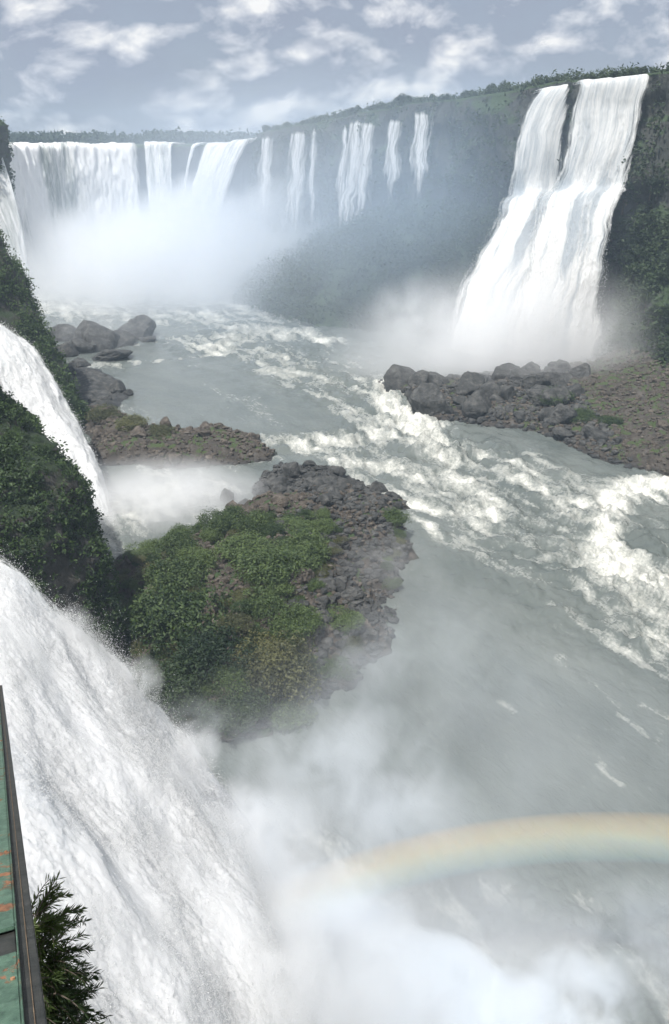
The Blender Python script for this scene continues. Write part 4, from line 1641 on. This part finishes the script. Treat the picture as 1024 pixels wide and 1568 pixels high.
# ------------------------------------------------------------------ air
def box_mesh(name, lo_, hi_):
    x0, y0, z0 = lo_
    x1, y1, z1 = hi_
    V = np.array([[x0, y0, z0], [x1, y0, z0], [x1, y1, z0], [x0, y1, z0], [x0, y0, z1], [x1, y0, z1], [x1, y1, z1], [x0, y1, z1]], float)
    F = np.array([[0, 3, 2, 1], [4, 5, 6, 7], [0, 1, 5, 4], [1, 2, 6, 5], [2, 3, 7, 6], [3, 0, 4, 7]])
    return mesh_np(name, V, F, False)


m, t, out = new_mat('haze air')
pvn = t.n('ShaderNodeVolumePrincipled')
pvn.inputs['Color'].default_value = (0.66, 0.82, 1.0, 1)
pvn.inputs['Density'].default_value = 0.00033
pvn.inputs['Anisotropy'].default_value = 0.0
t.put(out.inputs['Volume'], pvn)
tag(link('haze', box_mesh('haze', (-950, -120, -7), (1100, 1500, 104)), m), 'pale bluish haze filling the canyon air', kind='stuff')


def mist(name, c, r, dens, label, seed=0.0, nscale=2.2, lo_=0.42, hi_=0.62, flat=0.5, rot=0.0, detail=3.0, col=(1, 1, 1), pw=1.0, lacy=0.0):
    """a bank of spray: an ellipsoid volume, dense in the middle and towards its foot, broken by noise"""
    m, t, out = new_mat(label)
    co = t.n('ShaderNodeTexCoord').outputs['Object']
    ln = t.n('ShaderNodeVectorMath')
    ln.operation = 'LENGTH'
    t.put(ln.inputs[0], co)
    fall = t.math('SUBTRACT', 1.0, ln.outputs['Value'], clamp=True)
    fall = t.math('POWER', fall, pw)
    z = t.n('ShaderNodeSeparateXYZ', i_0=co).outputs[2]
    zf = t.math('SUBTRACT', 1.0, t.math('MULTIPLY', t.math('ADD', z, 0.3), flat), clamp=True)
    pos = t.n('ShaderNodeNewGeometry').outputs['Position']
    n = t.noise(t.mapping(pos, (1, 1, 0.8), (seed, seed * 0.7, 0)), nscale, detail, 0.55, 0.6)
    nn = t.ramp(n, [(lo_, lacy), (hi_, 1.0)])
    d = t.math('MULTIPLY', t.math('MULTIPLY', fall, zf), t.math('MULTIPLY', nn, dens))
    p = t.n('ShaderNodeVolumePrincipled')
    p.inputs['Color'].default_value = (*col, 1)
    t.put(p.inputs['Density'], d)
    p.inputs['Anisotropy'].default_value = 0.0
    t.put(out.inputs['Volume'], p)
    bm = __import__('bmesh').new()
    __import__('bmesh').ops.create_icosphere(bm, subdivisions=3, radius=1.06)
    me = bpy.data.meshes.new(name)
    bm.to_mesh(me)
    bm.free()
    o = link(name, me, m)
    o.location = c
    o.scale = r
    o.rotation_euler = (0, 0, rot)
    tag(o, label, kind='stuff')
    return o


mist('mist', (-72, 412, 0), (94, 106, 42), 0.24, 'billowing white mist filling the horseshoe', 1.3, 0.035, 0.34, 0.6, 0.5, lacy=0.22)
mist('mist', (0, 385, 10), (150, 165, 85), 0.021, 'thin veil of spray drifting over the far canyon', 2.9, 0.018, 0.3, 0.7, 0.3, lacy=0.5, col=(0.79, 0.885, 1.0))
mist('mist', (45, 300, 42), (70, 62, 46), 0.014, 'bluish spray haze before the right wall', 22.9, 0.02, 0.3, 0.7, 0.0, lacy=0.55, col=(0.66, 0.82, 1.0))
mist('mist', (50, 238, 0), (56, 30, 34), 0.25, 'white mist at the foot of the big right fall', 4.1, 0.05, 0.33, 0.62, 0.75, lacy=0.25)
mist('mist', (-32, 140, 0), (24, 16, 9), 0.5, 'spray at the foot of the middle left fall', 6.1, 0.12, 0.35, 0.6, 0.6, lacy=0.25)
mist('mist', (16, 57, 0), (46, 33, 20), 0.058, 'drifting veils of spray above the near river', 9.7, 0.065, 0.4, 0.64, 0.5, lacy=0.08, detail=4, col=(0.93, 0.965, 1.0))
mist('mist', (8, 41, -2), (26, 18, 13), 0.35, 'dense white spray at the foot of the nearest fall', 12.4, 0.13, 0.42, 0.58, 0.6, lacy=0.03, detail=5)
mist('mist', (-5, 36, 8), (14, 20, 14), 0.3, 'spray cloud hugging the lower face of the nearest fall', 15.4, 0.22, 0.36, 0.62, 0.3, lacy=0.1, detail=5)
# single billows
for px, py, Y, r_m, dn, pw_, lab in [
    (300, 320, 440, 20, 0.2, 1.0, 'billow of spray rising under the white chute of the horseshoe'),
    (210, 405, 425, 22, 0.16, 1.0, 'billow of spray before the broad curtain'),
    (420, 330, 420, 22, 0.12, 1.0, 'billow of spray drifting to the right wall'),
    (480, 370, 395, 14, 0.05, 1.0, 'billow of spray lapping the wooded slope'),
    (240, 420, 370, 30, 0.12, 1.2, 'low billow of spray over the far canyon'),
    (150, 505, 272, 20, 0.03, 1.0, 'thin billow over the grey humps'),
    (170, 800, 136, 4.5, 0.7, 0.8, 'spray where the middle left fall lands'),
    (600, 880, 104, 9, 0.05, 1.2, 'faint wisp over the bare side of the island'),
    (560, 1000, 84, 7, 0.10, 1.2, 'wisp at the river side of the island'),
    (640, 480, 262, 15, 0.10, 1.2, 'billow drifting left from the big right fall'),
    (820, 490, 240, 15, 0.16, 1.2, 'bright billow before the foot of the big right fall'),
    (640, 1560, 42, 6.5, 2.2, 0.7, 'bright billow at the foot of the nearest fall'),
    (500, 1450, 45, 6.5, 1.1, 0.8, 'billow beside the edge of the nearest fall'),
    (760, 1610, 41, 6.0, 2.2, 0.7, 'bright billow spreading over the water'),
    (890, 1530, 44, 4.2, 1.0, 0.8, 'small billow over the water'),
    (600, 1250, 52, 7.0, 0.2, 1.0, 'rising wisp above the rainbow'),
    (470, 1180, 58, 7.0, 0.2, 1.0, 'rising wisp by the island tip'),
    (560, 1120, 64, 8.0, 0.10, 1.2, 'faint wisp over the river'),
    (700, 1000, 74, 10.0, 0.06, 1.2, 'faint wisp over the middle river'),
    (390, 1290, 49, 4.5, 0.5, 0.9, 'wisp torn from the edge of the nearest fall'),
    (300, 1130, 60, 4.5, 0.14, 1.0, 'wisp torn from the upper edge of the nearest fall'),
    (1000, 1450, 46, 6.0, 0.2, 1.0, 'thin billow over the near river'),
]:
    p_ = at(px, py, Y)
    mist('mist', tuple(p_), (r_m * 1.15, r_m, r_m * 0.9), dn, lab, col=((0.94, 0.97, 1.0) if Y < 100 else (1, 1, 1)), seed=px * 0.37 + py * 0.11, nscale=1.7 / r_m, lo_=0.4, hi_=0.58, flat=0.1, lacy=0.03, detail=5, pw=pw_)


for i, (a_, b_, r_m, dn) in enumerate([(0.04, 0.32, 1.8, 0.5), (0.03, 0.45, 2.2, 0.55), (0.05, 0.58, 2.4, 0.6), (0.04, 0.7, 2.8, 0.7), (0.06, 0.82, 3.2, 0.8), (0.1, 0.94, 3.6, 0.8),
                                      (0.25, 0.5, 2.4, 0.4), (0.3, 0.75, 3.2, 0.5), (0.5, 0.62, 2.6, 0.4), (0.45, 0.88, 3.4, 0.5), (0.2, 0.65, 2.6, 0.5), (0.65, 0.8, 2.6, 0.35)]):
    p_ = NF[int(a_ * (NF.shape[0] - 1)), int(b_ * (NF.shape[1] - 1))]
    mist('mist', tuple(p_ + np.array([0.5, -0.3, 0.3])), (r_m, r_m, r_m * 1.1), dn, 'puff of spray bursting off the nearest fall', 31.0 + i * 5.3, 1.9 / r_m, 0.4, 0.58, 0.0, lacy=0.05, detail=5, pw=0.9)
mist('mist', tuple(at(815, 420, 249)), (19, 9, 20), 0.05, 'spray blowing off the lower steps of the big right fall', 77.0, 0.09, 0.36, 0.62, 0.2, lacy=0.2, detail=4)


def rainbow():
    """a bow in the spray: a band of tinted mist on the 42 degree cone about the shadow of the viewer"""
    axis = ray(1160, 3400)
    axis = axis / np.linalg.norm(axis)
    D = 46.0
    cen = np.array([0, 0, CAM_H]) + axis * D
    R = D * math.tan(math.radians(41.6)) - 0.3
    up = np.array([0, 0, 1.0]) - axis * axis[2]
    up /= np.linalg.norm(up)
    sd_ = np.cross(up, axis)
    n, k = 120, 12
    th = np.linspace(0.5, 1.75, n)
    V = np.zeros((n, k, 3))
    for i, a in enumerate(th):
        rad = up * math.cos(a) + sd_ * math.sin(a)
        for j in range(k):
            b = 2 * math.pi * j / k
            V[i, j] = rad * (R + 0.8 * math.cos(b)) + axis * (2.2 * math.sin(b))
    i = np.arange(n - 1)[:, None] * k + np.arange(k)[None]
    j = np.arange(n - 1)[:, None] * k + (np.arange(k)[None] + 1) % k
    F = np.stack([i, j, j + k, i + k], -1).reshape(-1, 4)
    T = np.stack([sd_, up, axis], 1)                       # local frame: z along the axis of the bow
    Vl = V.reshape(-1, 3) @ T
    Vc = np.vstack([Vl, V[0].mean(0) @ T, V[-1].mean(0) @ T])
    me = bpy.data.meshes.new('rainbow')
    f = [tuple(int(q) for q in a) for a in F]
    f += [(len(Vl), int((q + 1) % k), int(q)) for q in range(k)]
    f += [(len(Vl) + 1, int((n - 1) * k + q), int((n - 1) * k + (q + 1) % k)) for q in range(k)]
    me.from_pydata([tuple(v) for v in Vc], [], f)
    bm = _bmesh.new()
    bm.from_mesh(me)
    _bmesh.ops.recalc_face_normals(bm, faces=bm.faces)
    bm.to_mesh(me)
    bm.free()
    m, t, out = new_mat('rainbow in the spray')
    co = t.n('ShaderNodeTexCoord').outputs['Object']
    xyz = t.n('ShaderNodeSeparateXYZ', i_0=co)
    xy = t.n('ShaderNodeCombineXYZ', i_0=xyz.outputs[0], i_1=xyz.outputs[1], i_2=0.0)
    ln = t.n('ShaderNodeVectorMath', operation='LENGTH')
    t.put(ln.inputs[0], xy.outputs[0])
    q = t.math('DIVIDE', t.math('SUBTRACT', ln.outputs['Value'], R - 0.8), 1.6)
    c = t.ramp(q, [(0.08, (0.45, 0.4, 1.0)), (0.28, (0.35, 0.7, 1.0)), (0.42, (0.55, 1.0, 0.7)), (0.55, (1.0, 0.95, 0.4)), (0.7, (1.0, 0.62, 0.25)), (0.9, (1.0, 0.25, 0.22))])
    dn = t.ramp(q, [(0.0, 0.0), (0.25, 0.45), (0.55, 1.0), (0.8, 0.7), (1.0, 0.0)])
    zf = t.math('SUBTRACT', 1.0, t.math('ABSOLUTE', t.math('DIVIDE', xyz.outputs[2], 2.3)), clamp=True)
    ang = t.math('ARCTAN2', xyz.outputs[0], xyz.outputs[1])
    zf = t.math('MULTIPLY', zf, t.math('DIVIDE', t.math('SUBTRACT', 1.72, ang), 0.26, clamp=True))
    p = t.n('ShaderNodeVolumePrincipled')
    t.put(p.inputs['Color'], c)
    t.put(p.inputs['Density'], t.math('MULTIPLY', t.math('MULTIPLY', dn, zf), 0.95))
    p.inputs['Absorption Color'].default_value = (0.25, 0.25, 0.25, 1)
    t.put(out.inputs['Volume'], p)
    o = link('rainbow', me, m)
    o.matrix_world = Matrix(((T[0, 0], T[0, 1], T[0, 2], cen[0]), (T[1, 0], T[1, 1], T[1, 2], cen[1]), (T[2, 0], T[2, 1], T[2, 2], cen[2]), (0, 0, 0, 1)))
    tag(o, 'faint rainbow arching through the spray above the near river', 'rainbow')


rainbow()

# ------------------------------------------------------------------ render settings
S.render.engine = 'CYCLES'
cy = S.cycles
cy.use_denoising = True
cy.max_bounces = 12
cy.diffuse_bounces = 2
cy.glossy_bounces = 2
cy.transmission_bounces = 2
cy.volume_bounces = 9
cy.transparent_max_bounces = 12
cy.volume_step_rate = 1.0
cy.volume_max_steps = 128
cy.use_adaptive_sampling = True
cy.adaptive_threshold = 0.03
cy.caustics_reflective = False
cy.caustics_refractive = False
S.view_settings.view_transform = 'Standard'
S.view_settings.look = 'None'
S.view_settings.gamma = 1
S.view_settings.exposure = 0.42
